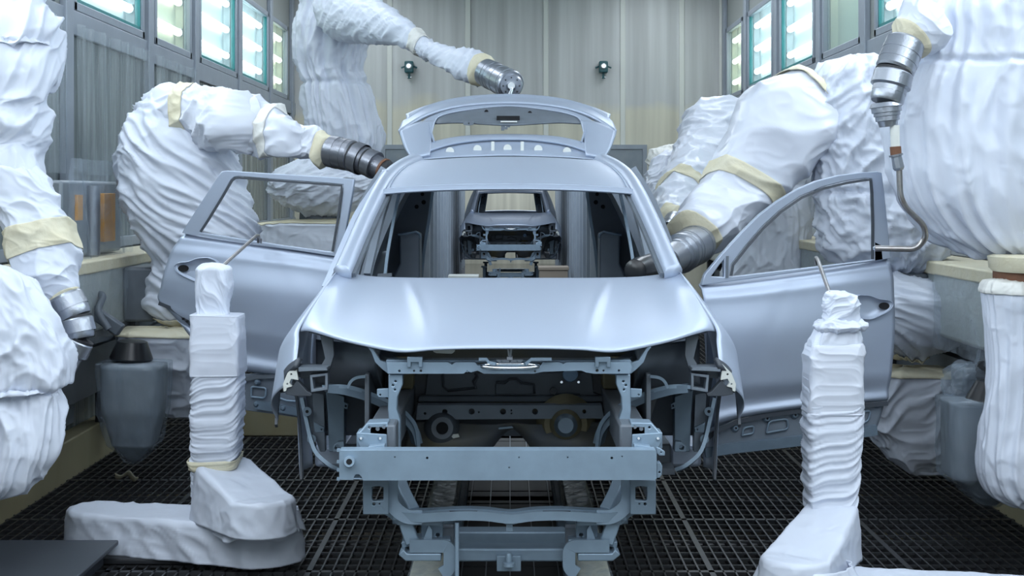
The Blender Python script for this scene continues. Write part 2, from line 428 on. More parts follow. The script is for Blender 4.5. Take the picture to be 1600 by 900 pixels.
def tape(R, t0, t1, parent, name='tape_band', m=None, out=.008, wob=.01, seed=0):
    """masking tape wound round a cover between fractions t0 and t1 of its length"""
    G, nr = R; n = len(G); i0 = max(0, int(t0*(n-1))); i1 = max(i0+2, min(n-1, int(math.ceil(t1*(n-1)))))
    sm = G[i0:i1+1].copy()
    for _ in range(3): sm = (sm+np.roll(sm, 1, 1)+np.roll(sm, -1, 1))/3
    d = np.maximum(((G[i0:i1+1]-sm)*nr[i0:i1+1]).sum(2), 0)
    rows = sm+nr[i0:i1+1]*(out+d)[:, :, None]
    return obj(name, grid(rows.tolist(), True), m or M['tape'], parent, smooth=True, solid=.004)

def copy_tree(o, parent=None, loc=None):
    c = o.copy(); COL.objects.link(c); c.parent = parent
    if loc: c.location = loc
    for ch in list(o.children): copy_tree(ch, c)
    return c
# ------------------------------------------------------------------ the booth
XL, XR, YB, ZT = -3.0, 2.95, 19.5, 4.9
WZ0, WZ1 = 3.10, 4.08
LW = [(0.8, 2.6), (3.0, 4.8), (5.2, 7.0), (7.4, 9.2), (9.6, 11.45), (11.8, 13.15), (13.5, 15.35), (15.58, 17.35), (17.6, 18.85)]
RW = [(0.8, 2.6), (3.0, 4.8), (5.2, 7.0), (7.4, 9.2), (9.55, 11.3), (11.75, 13.2), (13.55, 15.3), (15.7, 17.35), (17.75, 19.05)]
def side_wall(x, out, wins):
    P_ = []; x0, x1 = min(x, x+out), max(x, x+out)
    P_.append(box(x0, -4, -1.0, x1, YB, WZ0)); P_.append(box(x0, -4, WZ1, x1, YB, ZT))
    ys = [-4]+[v for a in wins for v in a]+[YB]
    for i in range(0, len(ys), 2): P_.append(box(x0, ys[i], WZ0, x1, ys[i+1], WZ1))
    return P_
for side, x, out, wins in (('left', XL, -.05, LW), ('right', XR, .05, RW)):
    pp = side_wall(x, out, wins)
    wl = struct('wall_'+side, pp[0], M['wall_side'])
    struct('upper_wall', join(*pp[1:]), M['wall_side_top'], wl)
    # framing: horizontal band under the windows, posts between the sheets
    s = 1 if side == 'left' else -1
    bars_ = [box(min(x, x+s*.03), -3.9, 2.93, max(x, x+s*.03), YB, 3.10), box(min(x, x+s*.03), -3.9, 1.44, max(x, x+s*.03), YB, 1.52)]
    ysp = [9.45, 11.6, 13.3, 15.45, 17.45, 19.2, 6.9, 4.5]
    for y in ysp: bars_.append(box(min(x, x+s*.05), y-.08, .3, max(x, x+s*.05), y+.08, 4.85))
    struct('trim_1' if side == 'left' else 'trim_2', join(*bars_), M['wall_frame'], bevel=.006)
wins = [('left', a, i) for i, a in enumerate(LW)]+[('right', a, i) for i, a in enumerate(RW)]
for k, (side, (y0, y1), i) in enumerate(wins):
    x = XL if side == 'left' else XR; s = -1 if side == 'left' else 1
    warm = (side, i) in (('left', 5), ('left', 8), ('right', 5), ('right', 8))
    xo = x+s*.125
    wn = bpy.data.objects.new('window_%d' % (k+1), None); COL.objects.link(wn); wn['kind'] = 'structure'
    b0, b1 = min(x+s*.055, xo), max(x+s*.055, xo); xb = xo+s*.02
    lb = join(box(min(xo, xb), y0-.03, WZ0-.03, max(xo, xb), y1+.03, WZ1+.03), box(b0, y0-.03, WZ0-.03, b1, y0, WZ1+.03), box(b0, y1, WZ0-.03, b1, y1+.03, WZ1+.03),
              box(b0, y0, WZ0-.03, b1, y1, WZ0), box(b0, y0, WZ1, b1, y1, WZ1+.03))
    obj('lamp_housing', lb, M['box_cream' if warm else 'box_white'], wn)
    fx0, fx1 = min(x-s*.03, x+s*.03), max(x-s*.03, x+s*.03); t = .065
    fr = join(box(fx0, y0, WZ0, fx1, y0+t, WZ1), box(fx0, y1-t, WZ0, fx1, y1, WZ1), box(fx0, y0, WZ0, fx1, y1, WZ0+t), box(fx0, y0, WZ1-t, fx1, y1, WZ1))
    wf_ = obj('window_frame', fr, M['wall_frame'], wn, bevel=.008)
    if not warm:
        u = .028; gx0, gx1 = min(x-s*.012, x+s*.03), max(x-s*.012, x+s*.03)
        obj('gasket', join(box(gx0, y0+t, WZ0+t, gx1, y0+t+u, WZ1-t), box(gx0, y1-t-u*.6, WZ0+t, gx1, y1-t, WZ1-t), box(gx0, y0+t, WZ0+t, gx1, y1-t, WZ0+t+u)), M['teal'], wf_)
    gx = x+s*.012
    obj('glass_pane', box(gx-.004, y0+t, WZ0+t, gx+.004, y1-t, WZ1-t), M['glass'], wn)
    zs = [3.34, 3.62, 3.90] if (side, i) != ('right', 5) else [3.80]
    for z in zs:
        xt = x+s*.075
        tb = obj('lamp_tube', tube([(xt, y0+.09, z), (xt, y1-.09, z)], .036, 14), M['tube_warm' if warm else 'tube'], wn, smooth=True)
        obj('tube_socket', join(box(xt-.025, y0+.02, z-.025, xt+.025, y0+.09, z+.04), box(xt-.025, y1-.09, z-.025, xt+.025, y1-.02, z+.04)), M['box_white'], tb)
# back wall with the tunnel mouth
OW, OH = 1.25, 2.28
wb = join(box(-3.05, YB, -1, -OW, YB+.12, ZT), box(OW, YB, -1, 3.0, YB+.12, ZT), box(-OW, YB, OH, OW, YB+.12, ZT))
struct('wall_back', wb, M['wall_back'])
struct('wall_front', box(-3.1, -4.1, -1, 3.05, -4, ZT), M['box_white'])
struct('ceiling', box(-3.1, -4.1, ZT, 3.05, YB+.1, ZT+.1), M['ceiling'])
k = 3
for px in (609, 731, 853, 973, 1065):
    xc = (px-CX)*YB/F
    struct('trim_%d' % k, box(xc-.035, YB-.022, OH+.2 if abs(xc) < 1.8 else .3, xc+.035, YB, ZT), M['trim'], bevel=.004); k += 1
for px in (458, 1126):
    xc = (px-CX)*YB/F
    struct('trim_%d' % k, tube([(xc, YB-.07, .3), (xc, YB-.07, ZT-.01)], .03, 12), M['trim'], auto=40); k += 1
# shutter header and panels round the tunnel mouth
pn = struct('door_1', join(box(-1.72, YB-.06, .3, -OW, YB-.002, 2.46), box(OW, YB-.06, .3, 1.83, YB-.002, 2.46), box(-OW, YB-.06, OH, OW, YB-.002, 2.46)), M['panel'], bevel=.006)
obj('door_frame_edge', join(box(-1.78, YB-.075, .3, -1.72, YB-.002, 2.52), box(1.83, YB-.075, .3, 1.89, YB-.002, 2.52), box(-1.72, YB-.075, 2.46, 1.83, YB-.002, 2.52)), M['wall_frame'], pn)
# tunnel beyond
ye = 37.0
tn = join(box(-OW-.1, YB+.12, -1, -OW, ye, 3.3), box(OW, YB+.12, -1, OW+.1, ye, 3.3))
struct('wall_tunnel', tn, M['tunnel'])
struct('wall_tunnel_end', box(-OW-.1, ye, -1, OW+.1, ye+.1, 3.3), M['wall_back'])
struct('ceiling_tunnel', box(-OW-.1, YB+.12, 3.3, OW+.1, ye+.1, 3.4), M['ceiling'])
cols = []
for s in (-1, 1):
    for y in np.arange(20.2, 36.5, 1.05):
        cols.append(box(min(s*OW, s*(OW-.1)), y-.07, 0, max(s*OW, s*(OW-.1)), y+.07, 3.28))
struct('trim_%d' % k, join(*cols), M['wall_frame']); k += 1
struct('floor_tunnel', box(-OW, YB, -.1, OW, ye, 0.0), M['pit'])
# floor: pit, grating, curbs
struct('floor', box(-3.1, -4.1, -1.0, 3.05, YB, -.92), M['pit'])
CURB = 2.86
bars_ = []
GAP = .27      # the conveyor channel stays open between the rails
for i in range(-49, 50):
    x = i*.058
    if abs(x) > GAP:
        t = .014 if i % 17 == 0 else .0045
        bars_.append(box(x-t, 2.5, -.032, x+t, YB, 0.0))
for j in range(0, 140):
    y = 2.5+j*.122; t = .018 if j % 9 == 0 else .0042
    z1 = 0.0 if j % 9 == 0 else -.002
    for (x0, x1) in ((-CURB, -GAP), (GAP, CURB)): bars_.append(box(x0, y-t, -.03 if t > .01 else -.014, x1, y+t, z1))
struct('floor_grating', join(*bars_), M['grate'])
sup = [box(-CURB, y-.06, -.22, CURB, y+.06, -.035) for y in np.arange(3.2, 19.2, 1.1)]
struct('floor_joists', join(*sup), M['grate'])
struct('trim_%d' % k, join(box(-3.0, -4, -.92, -CURB, YB, .25)), M['curb'], bevel=.01); k += 1
struct('trim_%d' % k, join(box(CURB, -4, -.92, 2.95, YB, .25)), M['curb'], bevel=.01); k += 1
struct('trim_%d' % k, join(box(-2.25, 10.72, .0, -.55, 10.86, .36)), M['curb'], bevel=.01); k += 1
struct('trim_%d' % k, join(box(.55, 10.72, .0, 2.25, 10.86, .36)), M['curb'], bevel=.01); k += 1
# conveyor between the two rails
for s, nm in ((-1, 'left'), (1, 'right')):
    rl = thing('conveyor_rail', 'film-wrapped yellowish conveyor rail on the %s side under the front car body' % nm, 'rail', (s*.375, 5, .0), group='conveyor rails')
    obj('rail_casing', box(s*.375-.075, 4.2, .0, s*.375+.075, 19.3, .15), M['rail'], rl, bevel=.012)
    fl = []
    G = [[(s*.375+a*(1+.04*math.sin(y*7+a*40)), y, .157+.004*math.sin(y*11+a*30)+(-.06 if abs(a) > .08 else 0)) for a in (-.083, -.079, -.04, 0, .04, .079, .083)] for y in np.arange(4.25, 11, .05)]
    obj('film_wrap', grid(G), M['film_dense'], rl, smooth=True)
    obj('rail_web', box(s*.375-.05, 4.2, -.92, s*.375+.05, 19.3, .0), M['grate'], rl)
cv = thing('conveyor_bed', 'black slatted conveyor bed in the channel between the two rails', 'conveyor', (0, 8, -.05))
obj('bed_tray', box(-.28, 4.2, -.10, .28, 19.3, -.06), M['black_matte'], cv)
for i in range(30):
    y = 4.6+i*.36
    obj('slat', box(-.27, y, -.06, .27, y+.34, -.035), M['black_matte'], cv, bevel=.005)
    if i == 29: break
for x in (-.24, -.12, 0, .12, .24):
    obj('guide_bar', box(x-.003, 4.4, -.035, x+.003, 18, -.02), M['ecoat'], cv)
# raised robot rails along both walls
for s, nm in ((-1, 'left'), (1, 'right')):
    rb = thing('robot_rail', 'film-wrapped raised beam running along the %s wall behind the robots' % nm, 'rail beam', (s*2.75, 10, .99), group='robot rail beams')
    x0, x1 = (2.56, 2.92)
    yy = (4.5, 19.0) if s < 0 else (5.2, 19.0)
    bxx = lambda a, b, c, d, y0=yy[0], y1=yy[1]: box(min(s*a, s*b), y0, c, max(s*a, s*b), y1, d)
    obj('beam_casing', bxx(x0, x1, .99, 1.40), M['beam_wrap'], rb, bevel=.03)
    obj('tape_strip', bxx(x0-.02, x1, 1.36, 1.44), M['tape'], rb, bevel=.012)
    G = [[(s*(x0-.025-.012*math.sin(y*5+z*9)-.01*math.sin(y*13)), y, z) for z in np.linspace(.93, 1.37, 14)] for y in np.arange(yy[0], 13, .06)]
    obj('film_wrap', grid(G), M['film'], rb, smooth=True)
    for y in np.arange(5.5, 19, 2.2): obj('bracket', bxx(2.62, 2.9, .25, .99, y-.06, y+.06), M['black_matte'], rb)
    obj('cable_tray', bxx(2.7, 2.9, .55, .85), M['ecoat'], rb)
# small things on the back wall
for px, lab in ((640, 'small dark teal spray nozzle on the back wall, beside the tall left robot'), (942, 'small dark teal spray nozzle on the back wall above the right end of the tailgate')):
    c = P(px, 107, YB)
    t = thing('wall_nozzle', lab, 'nozzle', (c.x, YB-.002, c.z), group='teal nozzles on the back wall')
    y = YB
    obj('body', box(c.x-.06, y-.16, c.z-.07, c.x+.06, y-.02, c.z+.09), M['green'], t, bevel=.015)
    obj('mount', box(c.x-.04, y-.03, c.z-.05, c.x+.04, y, c.z+.05), M['green'], t)
    obj('lens', lathe((c.x, y-.16, c.z+.02), (c.x, y-.185, c.z+.02), [(0, .045), (.6, .042), (1, .03)], 20), M['chrome'], t, auto=40)
    obj('handle', tube([(c.x-.11, y-.09, c.z), (c.x-.06, y-.09, c.z+.02), (c.x+.06, y-.09, c.z+.02), (c.x+.11, y-.09, c.z)], .012, 8), M['green'], t, auto=50)
    obj('outlet', tube([(c.x, y-.09, c.z-.07), (c.x, y-.09, c.z-.15)], .018, 10), M['green'], t, auto=50)
    obj('drain_cock', tube([(c.x-.02, y-.09, c.z-.13), (c.x+.03, y-.09, c.z-.13)], .012, 8), M['chrome'], t, auto=50)
# step boxes in the tunnel
for (x, lab) in ((-.86, 'low brown step box on the tunnel floor left of the rear car body'), (.80, 'stacked brown step box on the tunnel floor right of the rear car body')):
    t = thing('step_box', lab, 'box', (x, 26, 0), group='step boxes in the tunnel')
    h = .34 if x < 0 else .50
    obj('box_body', join(box(x-.26, 25.8, .0, x+.26, 26.3, h-.06)), M['crate'], t, bevel=.01)
    obj('box_lid', box(x-.28, 25.78, h-.06, x+.28, 26.32, h), M['trim'] if x < 0 else M['crate'], t, bevel=.008)
    if x > 0: obj('ledge', box(x-.275, 25.77, .22, x+.275, 25.8, .26), M['ecoat'], t)

# clear plastic sheets hung over the left wall bays
for y0, y1, lab in ((7.0, 9.34, 'clear plastic sheet on the left wall, behind the forearm of the near left robot'), (9.56, 11.5, 'streaky clear plastic sheet on the left wall bay above the cabinet with an orange strip'), (11.72, 13.2, 'clear plastic sheet on the left wall just behind the bending robot')):
    ph = y0*3
    G = [[(XL+.05+.03*(math.sin(y*11+ph)*.5+.5)+.02*math.sin(y*29+z*1.3), y, z) for z in np.linspace(1.98 if y0 < 10 else 1.6, 3.0, 12)] for y in np.arange(y0, y1, .02)]
    sh = obj('plastic_sheet', grid(G), M['sheet'], smooth=True)
    tag(sh, lab, 'plastic sheet', 'plastic sheets on the left wall')
# ------------------------------------------------------------------ the car body
X0 = -.010
car = thing('unpainted_car', 'silver-blue unfinished car body in front with open doors and raised tailgate', 'car', (X0, 5.5, .37), group='car bodies on the line')
def H(w_, y, Y): return Vector((w_*Y/F, Y, HC-(y-CY)*Y/F))      # half-width in px from the car's middle
def half_grid(fn, nu, nv):
    return [[Vector((X0+(1 if i >= 0 else -1)*fn(abs(i)/nu, j/nv).x, fn(abs(i)/nu, j/nv).y, fn(abs(i)/nu, j/nv).z)) for i in range(-nu, nu+1)] for j in range(nv+1)]
def both(name, vf, m, parent, **k):
    """one part on each side of the car (vf given for x >= 0 about the middle)"""
    r = [(v[0]+X0, v[1], v[2]) for v in vf[0]], vf[1]; l = [(X0-v[0], v[1], v[2]) for v in vf[0]], [tuple(reversed(f)) for f in vf[1]]
    return obj(name, r, m, parent, **k), obj(name, l, m, parent, **k)

class Curve:
    def __init__(s, pts): s.p = crom(pts, 241)
    def __call__(s, t):
        f = min(max(t, 0), 1)*240; i = min(int(f), 239); a = f-i
        return Vector(s.p[i]*(1-a)+s.p[i+1]*a)
hf = Curve([H(0, 544, 5.65), H(60, 544.3, 5.652), H(115, 546, 5.66), H(168, 549.5, 5.70), H(225, 540, 5.80), H(290, 525, 5.96), H(325, 511, 6.10)])
hr = Curve([H(0, 434, 6.75), H(60, 434, 6.75), H(110, 434, 6.745), H(160, 433.5, 6.73), H(205, 432, 6.70), H(245, 428, 6.65), H(268, 424, 6.58)])
def hood(u, v):
    a, b = hf(u), hr(u); p = a.lerp(b, v)
    g = v+.17*math.sin(math.pi*v**.55)*(1-.45*u)
    p.z = a.z+(b.z-a.z)*g
    p.z += .008*math.exp(-((u-(.36+.13*v))/.022)**2)*math.sin(math.pi*min(1, v*1.02))**.7*(v**.5)
    p.z += .010*(1/(1+math.exp((u-(.36+.13*v))/.03)))*math.sin(math.pi*v)
    p.z += .014*math.exp(-((u-.83)/.08)**2)*math.sin(math.pi*(.15+.8*v))
    p.z -= .02*max(0, (u-.9)/.1)**2*(1-v)
    return p
obj('hood', grid(half_grid(hood, 60, 60)), M['paint'], car, smooth=True, solid=.006)
# dark inner frame under the hood and its lip
obj('hood_inner_panel', grid(half_grid(lambda u, v: hood(u*.93, .02+v*.93)-Vector((0, 0, .022+.02*math.sin(math.pi*v))), 30, 20)), M['ecoat'], car, smooth=True)

obj('hood_pad', plate([(676, 545), (709, 545), (711, 549), (706, 553), (682, 552), (677, 550)], 5.76, .03), M['trim'], car, bevel=.003)
# front fender: between the hood edge and the wheel arch
AYc, AZc, AR = 6.50, .62, .425
ob_ = Curve([H(338, 600, 5.99), H(331, 566, 5.985), H(327, 535, 6.03), H(325.5, 513, 6.10), hood(1, .3), hood(1, .65), hood(1, 1), (.845, 6.85, 1.42), (.95, 7.0, 1.30), (.985, 7.02, 1.05), (.985, 7.02, .75), (.97, 7.0, .49)])
def arch(t):
    a = math.radians(146-(146+24)*t); return Vector((1.005+.02*math.sin(math.pi*t), AYc+AR*math.cos(a), AZc+AR*math.sin(a)))
def fender(u, v):
    a, b = ob_(u), arch(u); p = a.lerp(b, v); p.x += .060*math.sin(math.pi*v**.8)*(1-.3*u); return p
Gf = [[fender(i/60, j/16) for i in range(61)] for j in range(17)]
both('fender', grid(Gf), M['paint'], car, smooth=True, solid=.004)
# wheel-arch lip and torn-looking bracket at the fender's front
lip = [arch(t)+Vector((.005, 0, 0)) for t in np.linspace(-.02, 1, 40)]
both('wheel_arch_lip', bar(lip, .012, .03), M['rubber'], car, auto=40)
cr = patch([[H(326, 558, 5.97), H(345, 572, 6.0), H(357, 592, 6.06), H(360, 606, 6.09)], [H(334, 572, 5.95), H(345, 584, 5.98), H(351, 600, 6.02), H(354, 614, 6.05)]], 16, 5)
both('bumper_corner_moulding', grid(cr), M['rubber'], car, smooth=True, solid=.02)
def pl2(name, pts, Y, th, m, holes=(), bevel=.002, cx=796, parent=None, **k):
    """same plate on the left and, mirrored about the middle, on the right"""
    pts2 = [(2*cx-x, y) for x, y in pts][::-1]
    h2 = [(2*cx-h[0], h[1], h[2]) if not hasattr(h[0], '__len__') else [(2*cx-x, y) for x, y in h] for h in holes]
    a = obj(name, plate(pts, Y, th, holes), m, parent or car, bevel=bevel, **k)
    b = obj(name, plate(pts2, Y, th, h2), m, parent or car, bevel=bevel, **k)
    return a, b
pl2('bumper_clip_bracket', [(466, 566), (464, 580), (466, 594), (455, 592), (452, 598), (456, 604), (448, 606), (447, 611), (443, 612), (442, 600), (449, 583)], 5.97, .02, M['trim'], holes=[(455, 585, 1.6), (449, 600, 1.4)], bevel=.001)
pl2('bumper_lower_bracket', [(464, 594), (480, 612), (488, 615), (486, 619), (462, 619), (446, 616), (448, 608), (458, 603)], 5.98, .05, M['rubber'])

# wheel houses, aprons and headlight openings behind the grille
wh = [[(x, AYc+.44*math.cos(math.radians(a)), AZc+.44*math.sin(math.radians(a))) for a in np.linspace(5, 112, 30)] for x in np.linspace(.66, .985, 6)]
both('wheelhouse', grid(wh), M['ecoat'], car, smooth=True, solid=.006)
ap = patch([[H(200, 545, 5.9), H(250, 536, 6.1), H(300, 530, 6.3)], [H(205, 575, 5.95), H(250, 568, 6.1), H(300, 560, 6.25)], [H(195, 612, 6.3), H(225, 606, 6.3), H(300, 600, 6.3)]], 24, 16)
both('inner_apron', grid(ap), M['ecoat'], car, smooth=True, solid=.008)
pl2('headlight_panel', [(500, 524), (520, 522), (522, 555), (512, 588), (488, 590), (470, 592), (468, 574), (500, 574), (508, 560)], 6.06, .02, M['ecoat'])
pl2('headlight_bracket', [(484, 586), (512, 583), (512, 609), (486, 613)], 5.98, .06, M['inner'], holes=[[(488, 590), (508, 587), (508, 605), (490, 608)]], bevel=.0015)
pl2('headlight_shelf', [(466, 574), (510, 575), (512, 579), (466, 581)], 5.96, .12, M['inner'])
for s in (-1, 1):
    def Q(w_, y, Y): p = H(w_, y, Y); return (X0+s*p.x, p.y, p.z)
    obj('apron_edge', bar([Q(283, 606, 6.02), Q(255, 610, 6.05), Q(215, 622, 6.1), Q(175, 643, 6.15), Q(150, 668, 6.18), Q(142, 692, 6.2)], .05, .035, smooth=30), M['zinc_dark'], car, auto=40)
    obj('apron_flange', bar([Q(290, 605, 6.0), Q(255, 604, 6.03), Q(215, 615, 6.08), Q(172, 636, 6.12), Q(146, 663, 6.15), Q(140, 698, 6.18)], .014, .016, smooth=30), M['zinc'], car, auto=40)
    obj('upper_apron_rail', bar([Q(160, 576, 5.85), Q(185, 566, 5.95), Q(215, 546, 6.1), Q(230, 538, 6.3), Q(262, 500, 6.7)], .05, .05, smooth=24), M['inner'], car, auto=40)
    obj('apron_clip', bar([Q(250, 606, 5.98), Q(245, 596, 5.98), Q(236, 590, 5.98), Q(222, 588, 5.98)], .012, .012, smooth=14), M['zinc_dark'], car)
    obj('front_rail', join(box(X0+s*.50-.055, 5.60, .80, X0+s*.50+.055, 6.75, .93)), M['ecoat'], car, bevel=.01)
    obj('apron_side', join(box(X0+s*.60-.01, 6.0, .55, X0+s*.60+.01, 6.95, 1.08)), M['ecoat'], car, bevel=.004)
    obj('mustard_patch', box(X0+s*.50-.055+(.0 if s > 0 else 0), 6.6, .93, X0+s*.50+.055, 6.74, 1.07), M['ochre'], car, bevel=.01)
pl2('hinge_pillar', [(509, 609), (538, 620), (538, 706), (514, 706), (512, 650)], 6.78, .08, M['zinc_dark'], bevel=.004)
pl2('hinge_pillar_edge', [(488, 612), (506, 616), (508, 706), (500, 706), (490, 680)], 6.85, .06, M['inner'], bevel=.003)
pl2('pillar_bracket', [(490, 660), (507, 668), (506, 676), (492, 676)], 6.7, .02, M['zinc_dark'], holes=[(503, 671, 1.5)])
pl2('subframe_ear', [(520, 706), (520, 698), (527, 691), (537, 690), (538, 706)], 6.3, .05, M['zinc_dark'], holes=[(527, 699.5, 4)])
pl2('hinge_tab', [(537, 628), (544, 631), (543, 640), (537, 638)], 6.7, .02, M['zinc_dark'], holes=[(540.5, 634.5, 1.6)])
# door sill edges curving down to the rocker
for s in (-1, 1):
    def Q(w_, y, Y): p = H(w_, y, Y); return (X0+s*p.x, p.y, p.z)
    obj('fender_rear_flange', bar([Q(322, 622, 6.85), Q(316, 650, 6.83), Q(308, 685, 6.8), Q(298, 710, 6.75), Q(278, 728, 6.7), Q(262, 735, 6.7)], .018, .03, smooth=30), M['zinc_dark'], car, auto=40)
    for (w_, y) in ((314, 643), (307, 686)):
        obj('flange_tab', lathe(Q(w_, y, 6.80), Q(w_, y, 6.84), [(0, .022), (1, .022)], 14), M['zinc_dark'], car, auto=40)
        obj('flange_hole', lathe(Q(w_, y, 6.798), Q(w_, y, 6.801), [(0, .008), (1, .008)], 10), M['hole'], car)

# firewall
fw = obj('firewall', plate([(560, 540), (1032, 540), (1034, 600), (1000, 705), (845, 740), (838, 700), (832, 676), (822, 667), (778, 667), (768, 676), (762, 700), (755, 740), (598, 705), (558, 600)], 6.75, .03), M['firewall'], car)
def fwp(name, pts, Y, th, m, holes=(), **k):
    return obj(name, plate(pts, Y, th, holes), m, fw, bevel=.004, **k)
fwp('upper_panel', [(668, 583), (925, 583), (928, 614), (960, 626), (650, 628), (664, 615)], 6.70, .05, M['ecoat'])
fwp('embossed_panel', [(688, 582), (745, 582), (748, 590), (742, 600), (746, 608), (700, 613), (692, 606)], 6.68, .03, M['ecoat'])
fwp('embossed_panel', [(774, 600), (788, 600), (795, 594), (806, 594), (813, 600), (834, 603), (834, 616), (774, 616)], 6.68, .03, M['ecoat'])
for pts in ([(775, 598), (789, 598), (796, 592), (807, 592), (815, 598), (834, 601), (835, 615)], [(692, 583), (693, 604), (700, 610), (742, 606), (739, 596), (745, 588), (742, 583)], [(866, 617), (906, 617)]):
    obj('pressed_rib', tube([P(x, y, 6.675) for x, y in pts], .006, 8), M['rubber'], fw, auto=50)
fwp('brace_flange', [(655, 619), (950, 619), (952, 628), (652, 628)], 6.66, .08, M['ecoat'])
fwp('cross_brace', [(652, 633), (940, 633), (944, 654), (650, 656)], 6.52, .06, M['inner'], holes=[(695, 643, 4), (737, 643, 4.6), (786, 643, 4.6), (836, 643, 4.6), (913, 643, 3), (664, 646, 2), (799, 641, 1.2), (799, 646, 1.2), (748, 644, 1.3)])
obj('round_cap', lathe(P(891, 585, 6.64), P(891, 585, 6.68), [(0, .033), (.5, .037), (1, .037)], 28), M['cap'], fw, auto=40)
for x in (877.5, 904): obj('stud', lathe(P(x, 597, 6.64), P(x, 597, 6.70), [(0, .006), (.2, .008), (1, .008)], 12), M['chrome'], fw, auto=40)
obj('grommet', lathe(P(865, 611, 6.66), P(865, 611, 6.70), [(0, .010), (0, .016), (1, .018)], 18), M['rubber'], fw, auto=40)
# lower firewall bulges either side of the tunnel
tn_ = patch([[P(640, 660, 6.62), P(700, 662, 6.58), P(760, 664, 6.58), P(800, 660, 6.60), P(840, 664, 6.58), P(900, 662, 6.58), P(965, 660, 6.62)],
             [P(635, 690, 6.6), P(690, 694, 6.50), P(752, 690, 6.55), P(800, 664, 6.62), P(846, 690, 6.55), P(905, 694, 6.50), P(968, 690, 6.6)],
             [P(625, 722, 6.7), P(690, 730, 6.6), P(745, 722, 6.62), P(800, 668, 6.66), P(853, 722, 6.62), P(905, 730, 6.6), P(975, 722, 6.7)]], 60, 24)
obj('toe_board', grid(tn_), M['firewall'], fw, smooth=True, solid=.01)
obj('mount_dome', lathe(P(884, 664, 6.44), P(884, 662, 6.62), [(0, .0), (.04, .045), (.25, .065), (.55, .075), (.56, .10), (.8, .12), (1, .14)], 30), M['ochre'], fw, auto=50)
obj('dome_cap', lathe(P(884, 665, 6.42), P(884, 664, 6.5), [(0, .035), (.3, .052), (1, .058)], 26), M['zinc_dark'], fw, auto=50)
obj('mount_ring', lathe(P(691, 669, 6.47), P(691, 669, 6.56), [(0, .028), (0, .05), (.5, .075), (1, .085)], 26), M['ecoat'], fw, auto=50)
obj('mount_hole', lathe(P(691, 669, 6.455), P(691, 669, 6.5), [(0, .028), (1, .028)], 18), M['hole'], fw)
obj('wash_plate', plate([(703, 679), (716, 678), (718, 683), (708, 685)], 6.48, .01), M['trim'], fw)
obj('tunnel_clip', plate([(779, 668), (800, 666), (802, 669), (779, 671)], 6.5, .02), M['zinc'], fw)
# cowl under the windscreen
cw = patch([[H(0, 437, 6.82), H(120, 437, 6.8), H(240, 432, 6.68)], [H(0, 450, 7.0), H(120, 450, 7.0), H(235, 440, 6.95)]], 20, 6)
V, Fc = grid(cw); both('cowl', (V, Fc), M['inner'], car, smooth=True, solid=.02)

# radiator support
rs = obj('radiator_support_bar', plate([(604, 566), (700, 566), (706, 570), (712, 566), (742, 566), (746, 571), (845, 571), (848, 566), (874, 566), (880, 569), (886, 566), (985, 566), (988, 574), (984, 584), (962, 584), (928, 584), (916, 582), (908, 579), (848, 581), (834, 584), (756, 584), (746, 579), (736, 582), (730, 580), (724, 584), (676, 584), (662, 584), (606, 584)], 5.72, .05,
         holes=[(624, 579.5, 2), (647, 579.5, 1.6), (657.5, 579.5, 2), (730, 580.3, 1.3), (933, 579, 2.4), (943, 579, 1.6), (967, 579, 1.8), (836, 580, 1.6)]), M['zinc'], car, bevel=.003)
obj('top_flange', plate([(604, 562), (985, 562), (988, 567), (602, 567)], 5.76, .07), M['zinc_dark'], rs, bevel=.003)
for x0 in (638, 932):
    obj('headlamp_clip', plate([(x0-2, 558), (x0+22, 558), (x0+22, 574), (x0+16, 574), (x0+16, 566), (x0+4, 566), (x0+4, 574), (x0-2, 574)], 5.70, .04), M['zinc_dark'], rs, bevel=.002)
el = [(797+44*math.cos(a), 572+3.4*math.sin(a)) for a in np.linspace(0, 2*math.pi, 40)]
lt = obj('hood_latch', tube([P(x, y, 5.68-.03*math.sin(a)) for (x, y), a in zip(el, np.linspace(0, 2*math.pi, 40))], .008, 8), M['chrome'], rs, auto=50)
obj('latch_plate', plate([(760, 569), (834, 569), (828, 576), (768, 576)], 5.70, .015), M['zinc'], lt, bevel=.002)
obj('latch_arm', bar([P(748, 561, 5.7), P(760, 561, 5.7), P(764, 566, 5.7), P(775, 569, 5.69)], .012, .012), M['zinc'], lt)
obj('latch_arm', bar([P(862, 561, 5.7), P(830, 561, 5.7), P(824, 566, 5.7), P(820, 569, 5.69)], .012, .012), M['zinc'], lt)
obj('striker', join(tube([P(794, 546, 5.72), P(796, 560, 5.72)], .006, 8), tube([P(799, 546, 5.72), P(797, 560, 5.72)], .006, 8), box(P(792, 0, 5.7).x, 5.70, P(0, 562, 5.7).z, P(801, 0, 5.7).x, 5.74, P(0, 558, 5.7).z)), M['steel'], lt)
obj('latch_slot', plate([(775, 562), (818, 562), (814, 567), (779, 567)], 5.695, .02, holes=[(784, 564.5, 1), (797, 564.5, 1.4), (808, 564.5, 1)]), M['ecoat'], lt)
pl2('radiator_support_post', [(607, 585), (629, 585), (629, 601), (621, 620), (620, 640), (625, 655), (625, 706), (608, 706), (608, 660), (606, 640), (607, 610)], 5.74, .06, M['zinc'], holes=[(618, 596, 1.6), (614, 602, 1.6), (617, 609, 1.4)], bevel=.004)
pl2('post_tab', [(589, 608), (607, 607), (607, 621), (592, 621), (589, 618)], 5.76, .015, M['zinc'], holes=[(594, 617, 1.5)])
pl2('corner_gusset', [(602, 566), (612, 566), (612, 584), (606, 584), (596, 576), (586, 566), (580, 550), (574, 542), (580, 541), (588, 553), (594, 563)], 5.80, .03, M['zinc'])
